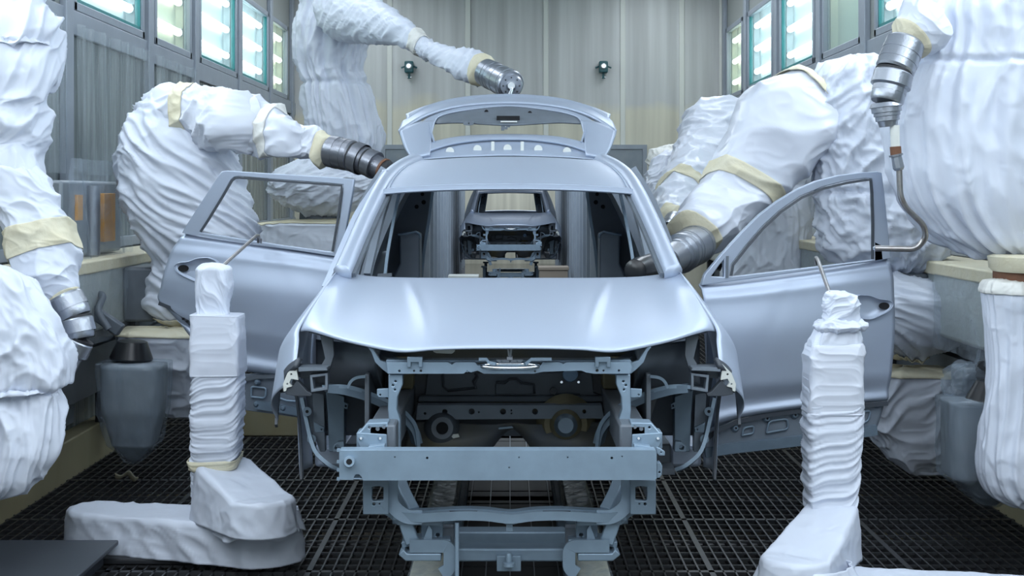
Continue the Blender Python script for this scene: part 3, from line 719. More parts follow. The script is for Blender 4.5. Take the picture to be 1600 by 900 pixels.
bk = pl2('crash_box', [(574, 661), (606, 660), (607, 706), (562, 706), (557, 700), (557, 676), (562, 675)], 5.60, .10, M['zinc'], holes=[(577, 668, 1.7), (590, 670, 1.7), (600, 667, 1.6)], bevel=.004)
for b_, sg in zip(bk, (1, -1)):
    for x in (564, 594):
        xx = x if sg > 0 else 2*796-x
        obj('bolt', lathe(P(xx, 685, 5.575), P(xx, 685, 5.60), [(0, .005), (.3, .009), (1, .011)], 12), M['chrome'], b_, auto=40)
    q = [(557, 676), (604, 679), (605, 706), (566, 706), (558, 690)]; q = q if sg > 0 else [(2*796-x, y) for x, y in q]
    obj('mount_plate', plate(q, 5.585, .014), M['zinc_dark'] if 0 else M['zinc'], b_, bevel=.003)
    q = [(575, 698), (601, 695), (601, 706), (575, 706)]; q = q if sg > 0 else [(2*796-x, y) for x, y in q]
    obj('beam_foot', plate(q, 5.54, .05), M['zinc'], b_, bevel=.003)
# bumper beam: a folded channel
hs = [(617, 714, 1.2), (667.5, 715.5, 2), (811, 714.5, 1.2), (795.5, 730.5, 1.1), (887, 714.5, 1.2), (956, 715.5, 2), (972, 713, 1.2), [(553, 750.5), (553, 745), (556, 741), (561, 741), (565, 745), (566, 750.5)]]
bb = obj('bumper_beam', plate([(530, 704), (1023, 703.5), (1026, 706), (1026, 748), (1023, 750), (567, 750.8), (565, 745), (561, 741), (556, 741), (553, 745), (552, 750), (530, 749.5)], 5.47, .006, hs[:-1]), M['zinc'], car)
zt, zb = P(0, 703.5, 5.47).z, P(0, 750, 5.47).z; xa, xb_ = P(530, 0, 5.47).x, P(1025, 0, 5.47).x
obj('top_flange', box(xa, 5.474, zt-.006, xb_, 5.545, zt), M['zinc'], bb, bevel=.003)
obj('bottom_flange', box(xa, 5.474, zb, xb_, 5.545, zb+.006), M['zinc'], bb, bevel=.003)
obj('back_web', box(xa+.01, 5.54, zb+.006, xb_-.01, 5.546, zt-.006), M['zinc_dark'], bb)
tw = obj('tow_eye_boss', lathe(P(545.5, 721.5, 5.435), P(545.5, 721.5, 5.475), [(0, .012), (0, .020), (.4, .022), (1, .019)], 26), M['zinc'], bb, auto=40)
obj('tow_eye_hole', lathe(P(545.5, 721.5, 5.433), P(545.5, 721.5, 5.45), [(0, .0115), (1, .0115)], 18), M['hole'], tw)
for y in (704, 722, 735, 749): obj('end_tab', plate([(526, y-2), (531, y-2), (531, y+2), (526, y+2)], 5.475, .02), M['zinc'], bb)
obj('end_bracket', plate([(1026, 724), (1031, 722), (1035, 728), (1034, 742), (1030, 747), (1026, 747)], 5.49, .04, holes=[(1030.5, 738, 1.6)]), M['zinc'], bb, bevel=.002)
obj('end_ear', plate([(1026, 699), (1032, 701), (1039, 706), (1039, 712), (1030, 712), (1026, 708)], 5.52, .02, holes=[(1033, 707, 1.3)]), M['zinc'], bb, bevel=.002)
# lower structure
pl2('lower_side_bracket', [(567, 750), (607, 750), (607, 804), (567, 804)], 5.58, .03, M['zinc_dark'], holes=[[(581, 761), (592, 760), (599, 762), (599, 782), (583, 783), (581, 780)], (584, 788, 2.2), (593, 787.5, 1.1)], bevel=.003)
for s in (-1, 1):
    def R(x, y, Y): q = P(x if s < 0 else 2*796-x, y, Y); return q
    obj('lower_frame_arm', bar([R(611, 745, 5.66), R(611, 775, 5.66), R(617, 793, 5.65), R(636, 807, 5.64), R(660, 808, 5.64)], .055, .035, smooth=26), M['zinc_dark'], car, auto=40)
    obj('inner_strut', bar([R(622, 750, 5.8), R(632, 775, 5.75), R(645, 800, 5.7)], .05, .05), M['zinc_dark'], car, bevel=.006)
    obj('lower_leg', bar([R(632, 808, 5.67), R(637, 825, 5.67), R(645, 848, 5.67)], .055, .04), M['zinc'], car, bevel=.005)
    obj('frame_flange', bar([R(603, 800, 5.66), R(612, 806, 5.65), R(622, 816, 5.64), R(690, 817, 5.64)], .008, .02), M['zinc_dark'], car)
lc = Curve([P(618, 803, 5.66), P(650, 807, 5.64), P(680, 806, 5.63), P(720, 804, 5.62), P(760, 805, 5.62), P(797, 809, 5.62), P(834, 805, 5.62), P(874, 804, 5.62), P(914, 806, 5.63), P(944, 807, 5.64), P(975, 803, 5.66)])
lm = obj('lower_cross_member', bar([lc(t) for t in np.linspace(0, 1, 60)], .05, .036), M['zinc'], car, auto=40)
obj('centre_dip', plate([(775, 810), (820, 810), (812, 817), (803, 820), (792, 820), (783, 817)], 5.605, .03), M['zinc'], lm, bevel=.003)
obj('top_flange', bar([lc(t)+Vector((0, .04, .017)) for t in np.linspace(.04, .96, 60)], .05, .006), M['zinc_dark'], lm)
for x in (724, 870): obj('slot', plate([(x-22, 798.5), (x+22, 798.5), (x+20, 800), (x-20, 800)], 5.60, .004), M['hole'], lm)
obj('hanging_tab', plate([(791, 818), (801, 818), (801, 830), (791, 830)], 5.63, .01), M['zinc'], lm)

# roof, pillars, windscreen frame
re = Curve([H(197, 298, 7.45), H(186, 279, 7.75), H(170, 264, 8.15), H(154, 255, 8.6), H(146, 250, 9.1), H(142, 249, 9.42)])
rc = Curve([H(0, 290.5, 7.52), (0, 7.8, 1.965), (0, 8.2, 2.035), (0, 8.62, 2.073), (0, 9.1, 2.07), (0, 9.45, 2.045)])
def roof(u, v):
    a, b = rc(v), re(v); p = a.lerp(b, u); p.z = b.z+(a.z-b.z)*(1-u**2.4)
    p.y = a.y+(b.y-a.y)*u*u; return p
obj('roof', grid(half_grid(roof, 40, 50)), M['paint'], car, smooth=True, solid=.006)
hd = half_grid(lambda u, v: (roof(u, 0)+Vector((0, -.03*v, -.024*v-.0)))*1.0, 40, 4)
obj('windscreen_header', grid(hd), M['paint'], car, smooth=True, solid=.012)
for s in (-1, 1):
    ln = [roof(.96, v)+Vector((0, 0, .004)) for v in np.linspace(0.0, 1, 40)]
    obj('roof_ditch_moulding', tube([(X0+s*p.x, p.y, p.z) for p in ln], .0065, 8), M['paint_door'], car, auto=60)
lf = [roof(u, .015)+Vector((0, -.004, .004)) for u in np.linspace(0, .96, 30)]
obj('roof_front_seam', join(tube([(X0+p.x, p.y, p.z) for p in lf], .004, 6), tube([(X0-p.x, p.y, p.z) for p in lf], .004, 6)), M['paint_door'], car, auto=60)
pil = [H(262, 427, 6.56), H(252, 405, 6.68), H(237, 370, 6.92), H(221, 335, 7.18), H(205, 303, 7.45), H(190, 279, 7.78), H(172, 264, 8.2), H(156, 255, 8.65), H(147, 251, 9.15), H(143, 252, 9.45)]
prof = [(-.05, -.012), (-.042, -.045), (.0, -.05), (.035, -.03), (.045, .008), (.02, .03), (-.02, .032), (-.045, .015)]
both('a_pillar', sweep([Vector(p) for p in crom([tuple(q) for q in pil], 70)], [(b, a) for a, b in prof]), M['paint'], car, smooth=True)
both('windscreen_flange', bar([Vector(q)+Vector((-.055, .02, -.01)) for q in crom([tuple(q) for q in pil[:5]], 30)], .03, .02), M['ecoat'], car, auto=40)

# doors along the body (closed side) and door apertures
def door_frame_pts(Yo): return None
rock = box(.80, 6.98, .49, .96, 8.75, .60)
both('rocker', rock, M['paint'], car, bevel=.02)
both('b_pillar', sweep([Vector(q) for q in crom([(.90, 7.86, .5), (.92, 7.86, .95), (.90, 7.86, 1.38), (.78, 7.92, 1.75), (.665, 7.98, 1.96)], 30)], rect(.13, .10)), M['inner'], car, auto=40)
both('c_pillar', sweep([Vector(q) for q in crom([(.93, 8.72, 1.05), (.89, 8.80, 1.40), (.76, 8.92, 1.75), (.63, 9.0, 1.99)], 24)], rect(.12, .16)), M['inner'], car, auto=40)
def qarch(t):
    a = math.radians(204-(204+24)*t); return Vector((1.0, 9.12+.42*math.cos(a), .62+.42*math.sin(a)))
qo = Curve([(.96, 8.66, .42), (.985, 8.66, .8), (.985, 8.68, 1.15), (.93, 8.76, 1.40), (.90, 9.05, 1.47), (.87, 9.40, 1.46), (.80, 9.72, 1.42), (.86, 9.86, 1.12), (.87, 9.88, .85), (.86, 9.84, .5)])
Gq = []
for j in range(13):
    row = []
    for i in range(49):
        a, b = qo(i/48), qarch(i/48); p = a.lerp(b, j/12); p.x += .035*math.sin(math.pi*j/12); row.append(p)
    Gq.append(row)
both('rear_quarter_panel', grid(Gq), M['paint'], car, smooth=True, solid=.006)
qw = [[(x, 9.12+.43*math.cos(math.radians(a)), .62+.43*math.sin(math.radians(a))) for a in np.linspace(-20, 200, 26)] for x in np.linspace(.55, .99, 5)]
both('rear_wheelhouse', grid(qw), M['ecoat'], car, smooth=True, solid=.006)
# upper quarter: c-pillar to tailgate
uq = patch([[(.88, 8.85, 1.44), (.885, 9.2, 1.47), (.84, 9.68, 1.42)], [(.76, 8.98, 1.74), (.765, 9.3, 1.74), (.72, 9.62, 1.70)], [(.635, 9.02, 2.0), (.63, 9.3, 2.0), (.615, 9.45, 1.995)]], 20, 16)
both('upper_quarter_panel', grid(uq), M['paint'], car, smooth=True, solid=.006)
# inner quarter trim seen through the windscreen
iq = [(612, 302), (676, 299), (672, 330), (664, 380), (658, 436), (656, 470), (606, 470), (606, 420)]
pl2('inner_quarter_panel', iq, 9.50, .05, M['ecoat'], cx=796.5, bevel=.003)
pl2('shock_tower', [(624, 366), (632, 364), (650, 363), (656, 366), (656, 470), (616, 470), (616, 430), (625, 412)], 9.2, .25, M['inner'], cx=796.5, bevel=.012)
for s in (-1, 1):
    def R(x, y, Y): return P(x if s < 0 else 2*796.5-x, y, Y)
    obj('quarter_flange', bar([R(676, 300, 9.46), R(670, 345, 9.46), R(663, 390, 9.46), R(658, 440, 9.46)], .02, .018, smooth=20), M['zinc'], car, auto=40)
    obj('tower_flange', tube([R(622, 367, 9.15), R(632, 366, 9.15), R(650, 362, 9.15), R(656, 366, 9.15), R(657, 372, 9.15)], .007, 8), M['zinc'], car, auto=40)
    # door aperture flange strips between A and B pillar
    obj('aperture_flange', bar([R(574, 430, 7.25), R(582, 395, 7.35), R(594, 345, 7.6), R(606, 305, 7.8)], .035, .03, smooth=20), M['inner'], car, auto=40)
    obj('b_pillar_flange', bar([R(601, 436, 7.76), R(606, 395, 7.78), R(615, 345, 7.82), R(624, 302, 7.86)], .016, .03, smooth=20), M['zinc'], car, auto=40)
    for x, y, r_ in ((651, 323, .014), (662, 316, .015), (660, 303.5, .012)): obj('panel_hole', lathe(R(x, y, 9.495), R(x, y, 9.502), [(0, r_), (1, r_)], 16), M['hole'], car)
    obj('sill_bracket', plate([(x if s < 0 else 2*796.5-x, y) for x, y in [(590, 428), (612, 427), (612, 432), (603, 434), (603, 440), (594, 440), (594, 433), (590, 432)]], 7.2, .02), M['ecoat'], car)
obj('floor_pan', join(box(X0-.80, 6.75, .50, X0-.12, 9.8, .53), box(X0+.12, 6.75, .50, X0+.80, 9.8, .53), box(X0-.12, 6.9, .66, X0+.12, 9.8, .69), box(X0-.13, 6.75, .50, X0-.11, 9.8, .69), box(X0+.11, 6.75, .50, X0+.13, 9.8, .69)), M['ecoat'], car)
obj('rear_header', box(X0-.60, 9.42, 1.96, X0+.60, 9.50, 2.02), M['paint'], car, bevel=.01)
obj('rear_sill', box(X0-.80, 9.72, .52, X0+.80, 9.84, .98), M['paint'], car, bevel=.02)
for s in (-1, 1):
    obj('side_sill_inner', box(min(X0+s*.72, X0+s*.8), 6.9, .50, max(X0+s*.72, X0+s*.8), 8.9, .62), M['ecoat'], car, bevel=.01)

# closed left front door and closed right rear door (seen edge-on)
def closed_door(s, y0, y1, front):
    d = thing('door_tmp', '', '')
    return d
def closed_panel(y0, y1):
    rows = [[(.955, y, .56) for y in (y0, (y0+y1)/2, y1)], [(.99, y, .85) for y in (y0, (y0+y1)/2, y1)], [(.985, y, 1.15) for y in (y0, (y0+y1)/2, y1)], [(.915, y, 1.36+.02*(y-7)) for y in (y0, (y0+y1)/2, y1)]]
    return patch(rows, 12, 16)
def car_door(parent, s, y0, y1, rear):
    V, Fc = grid(closed_panel(y0, y1))
    d = obj('rear_door' if rear else 'front_door', ([(X0+s*v[0], v[1], v[2]) for v in V], Fc if s > 0 else [tuple(reversed(f)) for f in Fc]), M['paint'], parent, smooth=True, solid=.03)
    fr = [(.915, y0+.02, 1.37), (.80, y0+.45, 1.74), (.685, y0+.72, 1.94), (.68, y1-.03, 1.97), (.80, y1-.01, 1.70), (.915, y1, 1.38)] if not rear else [(.915, y0, 1.38), (.80, y0+.01, 1.70), (.68, y0+.05, 1.97), (.66, y1-.25, 1.99), (.80, y1-.08, 1.72), (.915, y1, 1.39)]
    obj('window_frame', bar(bend([(X0+s*a, b, c) for a, b, c in fr], .1), .03, .04), M['paint'], d, auto=40)
    return d
car_door(car, -1, 7.04, 7.83, False)
car_door(car, 1, 7.88, 8.66, True)

# ---- open doors
def door_skin(rows, plane, bulge, nu=50, nv=60):
    """rows of pixel points set on the door's own vertical plane, bulging along the plane's normal"""
    (x1, y1), (x2, y2) = plane
    nrm = Vector((y2-y1, -(x2-x1), 0)).normalized()
    if nrm.y > 0: nrm = -nrm
    R = patch([[(x, y, 0) for x, y in r] for r in rows], nu, nv); G = []
    for j, r in enumerate(R):
        v = j/(nv-1); row = []
        for i, q in enumerate(r):
            k = (q[0]-CX)/F; s = (k*y1-x1)/((x2-x1)-k*(y2-y1)); p = P(q[0], q[1], y1+s*(y2-y1))
            row.append(p+nrm*bulge(i/(nu-1), v))
        G.append(row)
    return G
def interp(tab, v):
    for (a, x), (b, y) in zip(tab, tab[1:]):
        if v <= b:
            t = (v-a)/(b-a); t = t*t*(3-2*t); return x+(y-x)*t
    return tab[-1][1]
prof_r = [(0, -.055), (.085, .0), (.12, .004), (.25, .030), (.45, .058), (.70, .045), (.88, .012), (.96, .028), (1, .006)]
# right front door (hinged by the right fender)
pr = ((.945, 6.98), (1.93, 7.16))
fd = obj('front_door', grid(door_skin([
    [(1096, 444), (1150, 438), (1240, 426), (1320, 414), (1391, 403)],
    [(1098, 470), (1150, 466), (1240, 456), (1320, 447), (1394, 440)],
    [(1100, 540), (1150, 538), (1240, 534), (1320, 530), (1393, 527)],
    [(1100, 610), (1150, 606), (1240, 598), (1320, 592), (1389, 588)],
    [(1100, 672), (1150, 655), (1240, 640), (1320, 632), (1386, 626)]], pr, lambda u, v: interp(prof_r, v)*(.45+.55*math.sin(math.pi*min(1, .15+u*.75))))), M['paint_door'], car, smooth=True, solid=.012, offset=1)
wf = [(1096, 446), (1102, 428), (1128, 397), (1160, 362), (1186, 336), (1215, 314), (1245, 296), (1275, 283), (1310, 274), (1345, 269.5), (1372, 268), (1378, 270), (1382, 300), (1388, 360), (1392, 404), (1300, 418)]
wo = [(1139, 433), (1142, 414), (1165, 384), (1190, 355), (1218, 329), (1250, 307), (1285, 292), (1320, 283.5), (1350, 279), (1362, 279), (1364, 300), (1366, 350), (1366, 406)]
wq = [(1111, 432), (1125, 413), (1131, 406), (1132, 433)]
obj('window_frame', plate(wf, 0, .035, [wo, wq], plane=pr), M['paint_door'], fd, bevel=.004)
(ax_, ay_), (bx_, by_) = pr
def onp(pl, px, py, out=0.):
    (x1, y1), (x2, y2) = pl; k = (px-CX)/F; s = (k*y1-x1)/((x2-x1)-k*(y2-y1)); p = P(px, py, y1+s*(y2-y1))
    n_ = Vector((y2-y1, -(x2-x1), 0)).normalized(); n_ = -n_ if n_.y > 0 else n_
    return p+n_*out
obj('window_seal', bar([onp(pr, x, y, .004) for x, y in [(1142, 431), (1145, 414), (1167, 386), (1192, 357), (1220, 331), (1252, 309), (1287, 294.5), (1322, 286), (1350, 281.5), (1360, 281.5), (1361.5, 300), (1363, 350), (1363, 405)]], .012, .012), M['rubber'], fd)
obj('division_bar', bar([onp(pr, 1135.5, 434, .0), onp(pr, 1136.5, 400, 0)], .012, .016), M['ecoat'], fd)
lp = [[(1100, 672), (1150, 655), (1240, 640), (1320, 632), (1386, 626)], [(1100, 690), (1150, 680), (1240, 668), (1320, 660), (1378, 655)], [(1100, 716), (1150, 709), (1240, 699), (1320, 688), (1368, 682)]]
lo = obj('lower_door_panel', grid(door_skin(lp, pr, lambda u, v: -.02)), M['inner'], fd, smooth=True, solid=.01, offset=1)
obj('lower_flange', bar([onp(pr, x, y, -.008) for x, y in [(1102, 707), (1150, 700), (1240, 690), (1320, 680), (1370, 672)]], .03, .05), M['zinc_dark'], lo, auto=40)
obj('arch_flange', bar([onp(pr, x, y, -.0) for x, y in [(1098, 690), (1115, 676), (1150, 659), (1200, 648), (1240, 643), (1320, 636), (1386, 630)]], .02, .022), M['rubber'], lo, auto=40)
for x, y in ((1150, 669), (1199, 654), (1243, 648.5), (1373, 632)):
    obj('trim_clip', lathe(onp(pr, x, y, .0), onp(pr, x, y, -.03), [(0, .012), (.3, .02), (1, .024)], 16), M['zinc_dark'], lo, auto=40)
    obj('clip_hole', lathe(onp(pr, x, y, .002), onp(pr, x, y, -.01), [(0, .0055), (1, .0055)], 10), M['hole'], lo)
for pts in ([(1161, 681), (1163, 669), (1177, 667), (1179, 669), (1178, 678), (1161, 681)], [(1199, 677), (1203, 659), (1232, 655), (1233, 671), (1199, 677)], [(1345, 662), (1350, 644), (1362, 642), (1358, 659), (1345, 662)]):
    obj('pressed_rib', tube(bend([onp(pr, x, y, -.012) for x, y in pts], .02), .006, 8), M['zinc_dark'], lo, auto=60)
# left rear door
pq = ((-.905, 7.84), (-1.965, 8.0))
rd = obj('rear_door', grid(door_skin([
    [(287, 362), (340, 370), (420, 382), (480, 391), (534, 400)],
    [(268, 396), (330, 402), (420, 412), (480, 420), (534, 430)],
    [(256, 446), (330, 460), (420, 470), (480, 478), (534, 485)],
    [(253, 472), (300, 502), (420, 530), (480, 536), (534, 540)],
    [(300, 515), (345, 568), (420, 585), (480, 588), (534, 590)]], pq, lambda u, v: interp(prof_r, v)*(.45+.55*math.sin(math.pi*min(1, .2+u*.8))))), M['paint_door'], car, smooth=True, solid=.012, offset=1)
wf = [(284, 364), (292, 350), (318, 310), (340, 276), (346, 268), (354, 266.5), (440, 272), (520, 277), (553, 280), (551, 300), (543, 345), (533, 402), (440, 388)]
wo = [(312, 363), (325, 342), (347, 306), (361, 281), (366, 276.5), (372, 275.5), (440, 281), (510, 286), (536, 288.5), (536, 300), (530, 345), (522, 394), (440, 383)]
obj('window_frame', plate(wf, 0, .035, [wo], plane=pq), M['paint_door'], rd, bevel=.004)
obj('window_seal', bar([onp(pq, x, y, .004) for x, y in [(314, 362), (327, 342), (349, 306), (363, 282), (368, 278.5), (374, 277.8), (440, 283), (510, 288), (534, 290), (534, 300), (528, 345), (520, 393)]], .012, .012), M['rubber'], rd)
lo = obj('lower_door_panel', grid(door_skin([[(352, 586), (380, 585), (420, 583), (480, 584), (520, 586)], [(362, 612), (390, 618), (420, 620), (480, 622), (520, 624)], [(372, 640), (400, 644), (430, 648), (480, 655), (520, 660)]], pq, lambda u, v: -.012)), M['inner'], rd, smooth=True, solid=.01, offset=1)
obj('arch_flange', bar([onp(pq, x, y, .012) for x, y in [(352, 600), (376, 594), (400, 589), (440, 587), (520, 589)]], .016, .02), M['ecoat'], lo, auto=40)
obj('lower_flange', bar([onp(pq, x, y, .004) for x, y in [(400, 632), (440, 638), (480, 645), (510, 649)]], .03, .045), M['zinc_dark'], lo, auto=40)
for pts in ([(393, 620), (393, 606), (396, 604), (414, 606), (416, 608), (415, 622), (393, 620)], [(427, 618), (448, 626), (470, 627)]):
    obj('pressed_rib', tube(bend([onp(pq, x, y, .004) for x, y in pts], .02), .006, 8), M['zinc'], lo, auto=60)
for x, y in ((403, 597), (402, 631), (444, 637)):
    obj('trim_clip', lathe(onp(pq, x, y, .03), onp(pq, x, y, -.0), [(0, .008), (.3, .015), (1, .018)], 14), M['zinc_dark'], lo, auto=40)
rl_ = [(253, 474), (275, 486), (300, 505)]
obj('arch_moulding', bar([onp(pq, x, y, .03) for x, y in [(252, 473), (270, 480), (287, 491), (302, 506)]], .02, .02), M['rubber'], rd, auto=40)
for x, y in ((291, 497), (297, 501)): obj('clip_hole', lathe(onp(pq, x, y, .05), onp(pq, x, y, .02), [(0, .007), (1, .007)], 10), M['hole'], rd)
def handle_recess(parent, pl, cx_, cy_, s):
    """pressed recess with a black lock opening, tapering towards the door's edge"""
    ring = [(0, -15), (16, -14), (30, -9), (45, -7), (52, -1), (45, 9), (30, 17), (16, 22), (0, 20), (-14, 12), (-18, 0), (-12, -10)]
    ring = [(cx_+s*a, cy_+b) for a, b in ring]
    ring = [tuple(q) for q in crom([r_+(0,) for r_ in ring+[ring[0]]], 48)[:-1, :2]]
    G = []
    for f, o in ((1.06, .045), (1.0, .062), (.93, .060), (.80, .045), (.4, .042), (.02, .042)):
        G.append([onp(pl, cx_+s*14+(x-cx_-s*14)*f, cy_+3+(y-cy_-3)*f, o+(.0)) for x, y in ring])
    r_ = obj('handle_recess', grid(G, True), M['paint_door'], parent, smooth=True)
    rim = [onp(pl, cx_+s*14+(x-cx_-s*14)*1.0, cy_+3+(y-cy_-3)*1.0, .064) for x, y in ring]
    obj('recess_rim', tube(rim+[rim[0], rim[1]], .003, 6), M['paint_door'], r_, auto=60)
    lk = [(cx_+s*38+8.5*math.cos(a), cy_+1.5+5.5*math.sin(a)) for a in np.linspace(0, 2*math.pi, 20, endpoint=False)]
    obj('lock_opening', grid([[onp(pl, x, y, .062) for x, y in lk], [onp(pl, (x+cx_+s*38)/2, (y+cy_+1.5)/2, .060) for x, y in lk], [onp(pl, cx_+s*38, cy_+1.5, .06) for x, y in lk]], True), M['hole'], r_)
handle_recess(fd, pr, 1335, 475, 1)
handle_recess(rd, pq, 331, 417, -1)

# ---- raised tailgate
tgY = lambda y: 9.46+(248-y)/98*.72
def T(x, y, dy=0.): return P(x, y, tgY(y)+dy)
tg = obj('tailgate', grid([[Vector(q) for q in r] for r in patch([
    [T(636, 189), T(668, 170), T(720, 157), T(793, 152), T(866, 157), T(918, 170), T(950, 189)],
    [T(630, 196), T(668, 176), T(720, 163), T(793, 158), T(866, 163), T(918, 176), T(956, 196)],
    [T(624, 210, -.05), T(668, 184, -.06), T(720, 170, -.06), T(793, 165, -.06), T(866, 170, -.06), T(918, 184, -.06), T(962, 210, -.05)]], 60, 14)]), M['paint'], car, smooth=True, solid=.03)
obj('edge_strip', grid(patch([[T(634, 178, .05), T(668, 164, .05), T(720, 153, .05), T(793, 149, .05), T(866, 153, .05), T(918, 164, .05), T(954, 178, .05)], [T(635, 187, .03), T(668, 170, .03), T(720, 157, .03), T(793, 152.5, .03), T(866, 157, .03), T(918, 170, .03), T(953, 187, .03)]], 40, 4)), M['paint_door'], tg, smooth=True, solid=.02)
obj('inner_lip', grid(patch([[T(680, 192, -.06), T(688, 183, -.06), T(720, 175, -.06), T(793, 167.5, -.06), T(866, 175, -.06), T(898, 183, -.06), T(908, 192, -.06)], [T(655, 196, -.065), T(675, 183, -.065), T(720, 170, -.065), T(793, 165, -.065), T(866, 170, -.065), T(912, 183, -.065), T(932, 196, -.065)]], 40, 5)), M['paint'], tg, smooth=True, solid=.012)
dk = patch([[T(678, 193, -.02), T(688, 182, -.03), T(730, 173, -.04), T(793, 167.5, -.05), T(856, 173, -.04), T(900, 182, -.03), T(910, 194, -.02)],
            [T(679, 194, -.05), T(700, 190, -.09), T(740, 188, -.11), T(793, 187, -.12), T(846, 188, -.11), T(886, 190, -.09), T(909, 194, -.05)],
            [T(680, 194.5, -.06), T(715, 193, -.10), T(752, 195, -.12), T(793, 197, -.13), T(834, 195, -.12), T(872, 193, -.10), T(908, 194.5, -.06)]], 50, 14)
tp = obj('lower_inner_panel', grid(dk), M['ecoat'], tg, smooth=True, solid=.01)  # darker primer stands in for the shade on this downward-facing panel
obj('latch_recess', plate([(776, 181), (812, 181), (812, 190), (776, 190)], tgY(186)-.16, .04), M['hole'], tp)
obj('latch_plate', plate([(782, 189), (808, 189), (808, 191), (782, 191)], tgY(190)-.17, .02), M['trim'], tp)
for pts in ([(724, 189), (740, 189), (740, 195), (733, 196), (724, 195)], [(783, 195), (797, 195), (797, 199), (793, 199), (793, 202), (788, 202), (788, 204), (783, 204)]):
    obj('wiper_bracket', plate(pts, tgY(194)-.15, .02, holes=[(732.5, 192.5, 1.3)] if pts[0][0] < 760 else [(790, 197.5, 1)]), M['ecoat'], tp)
for x, y in ((760, 174.5), (828, 176.5)): obj('panel_hole', lathe(T(x, y, -.10), T(x, y, -.06), [(0, .014), (1, .014)], 12), M['hole'], tp)
for s in (-1, 1):
    m_ = lambda x: x if s < 0 else 2*793.5-x
    arm = patch([[T(m_(624), 209, -.04), T(m_(632), 232, -.02), T(m_(642), 250)], [T(m_(655), 196, -.06), T(m_(656), 222, -.04), T(m_(655), 249)], [T(m_(680), 193, -.06), T(m_(675), 212, -.03), T(m_(672), 246)]], 16, 14)
    a_ = obj('side_arm', grid(arm), M['paint'], tg, smooth=True, solid=.03)
    obj('window_side_flange', bar([T(m_(671), 197, -.07), T(m_(674), 212, -.06), T(m_(678), 226, -.03)], .012, .05), M['paint_door'], a_)
    rc_ = patch([[T(m_(655), 201, -.075), T(m_(669), 199, -.075)], [T(m_(658), 213, -.065), T(m_(671), 212, -.065)], [T(m_(663), 226, -.05), T(m_(675), 226, -.05)]], 4, 8)
    obj('stay_recess', grid(rc_), M['inner'], a_, smooth=True, solid=.006)
    obj('sealed_edge', bar([T(m_(638), 209, -.06), T(m_(642), 228, -.04), T(m_(650), 249, -.02)], .035, .02), M['trim'], a_, auto=40)
ar = patch([[T(672, 226, -.02), T(710, 218, -.02), T(750, 214.5, -.02), T(793, 213.5, -.02), T(836, 214.5, -.02), T(876, 218, -.02), T(914, 226, -.02)],
            [T(660, 236, -.03), T(710, 223, -.03), T(750, 218.5, -.03), T(793, 217.5, -.03), T(836, 218.5, -.03), T(876, 223, -.03), T(926, 236, -.03)],
            [T(650, 246, -.02), T(700, 229, -.02), T(750, 221.5, -.02), T(793, 220, -.02), T(836, 221.5, -.02), T(886, 229, -.02), T(936, 246, -.02)]], 50, 10)
obj('spoiler_arch', grid(ar), M['paint'], tg, smooth=True, solid=.02)
sp = patch([[T(648, 247, .0), T(700, 230, .0), T(750, 222, .0), T(793, 220.5, .0), T(836, 222, .0), T(886, 230, .0), T(938, 247, .0)], [T(652, 251, .0), T(700, 247, .02), T(750, 245, .03), T(793, 244, .03), T(836, 245, .03), T(886, 247, .02), T(936, 251, .0)]], 40, 8)
sp_ = obj('spoiler_panel', grid(sp), M['paint_door'], tg, smooth=True, solid=.008)
for x, y in ((703, 236.5), (746, 233), (793, 232), (841, 233), (886, 236.5)):
    c = T(x, y, -.012)
    obj('plug_boss', join(lathe(c, c+Vector((0, .03, 0)), [(0, .016), (0, .028), (.6, .028), (1, .026)], 22)), M['trim'], sp_, auto=40)
for x in (770, 816): obj('panel_rib', plate([(x-2.5, 221), (x+2.5, 221), (x+2.5, 241), (x-2.5, 241)], tgY(232)-.02, .01), M['trim'], sp_)

# ---- the second body further down the line: the same body, tailgate and doors shut
car2 = thing('unpainted_car', 'dark unlit car body waiting in the tunnel, seen through the front windscreen opening', 'car', (X0+.015, 27.4, .37), group='car bodies on the line')
skip = {'tailgate', 'front_door', 'rear_door'}
for ch in list(car.children):
    if ch.name.split('.')[0] not in skip: copy_tree(ch, car2)
dz = Vector((X0+.015, 27.4, .37))-Vector((X0, 5.5, .37))
def shifted(vf): return [tuple(Vector(v)+dz) for v in vf[0]], vf[1]
for s in (-1, 1):
    for (y0, y1, r_) in ((7.04, 7.83, False), (7.88, 8.66, True)):
        V, Fc = grid(closed_panel(y0, y1))
        obj('rear_door' if r_ else 'front_door', shifted(([(X0+s*v[0], v[1], v[2]) for v in V], Fc)), M['paint'], car2, smooth=True, solid=.03)
for ch in car2.children:
    pass
tg2 = patch([[(-.60, 9.50, 2.0), (0, 9.56, 2.03), (.60, 9.50, 2.0)], [(-.66, 9.62, 1.85), (0, 9.68, 1.87), (.66, 9.62, 1.85)]], 16, 5)
t2 = obj('tailgate', shifted(join(grid(tg2), grid(patch([[(-.78, 9.80, 1.45), (0, 9.90, 1.47), (.78, 9.80, 1.45)], [(-.84, 9.90, 1.15), (0, 10.0, 1.17), (.84, 9.90, 1.15)], [(-.80, 9.88, .95), (0, 9.95, .95), (.80, 9.88, .95)]], 16, 10)))), M['paint'], car2, smooth=True, solid=.03)
for s in (-1, 1): obj('window_post', shifted(bar([(s*.62, 9.58, 1.86), (s*.76, 9.76, 1.46)], .08, .06)), M['paint'], t2)

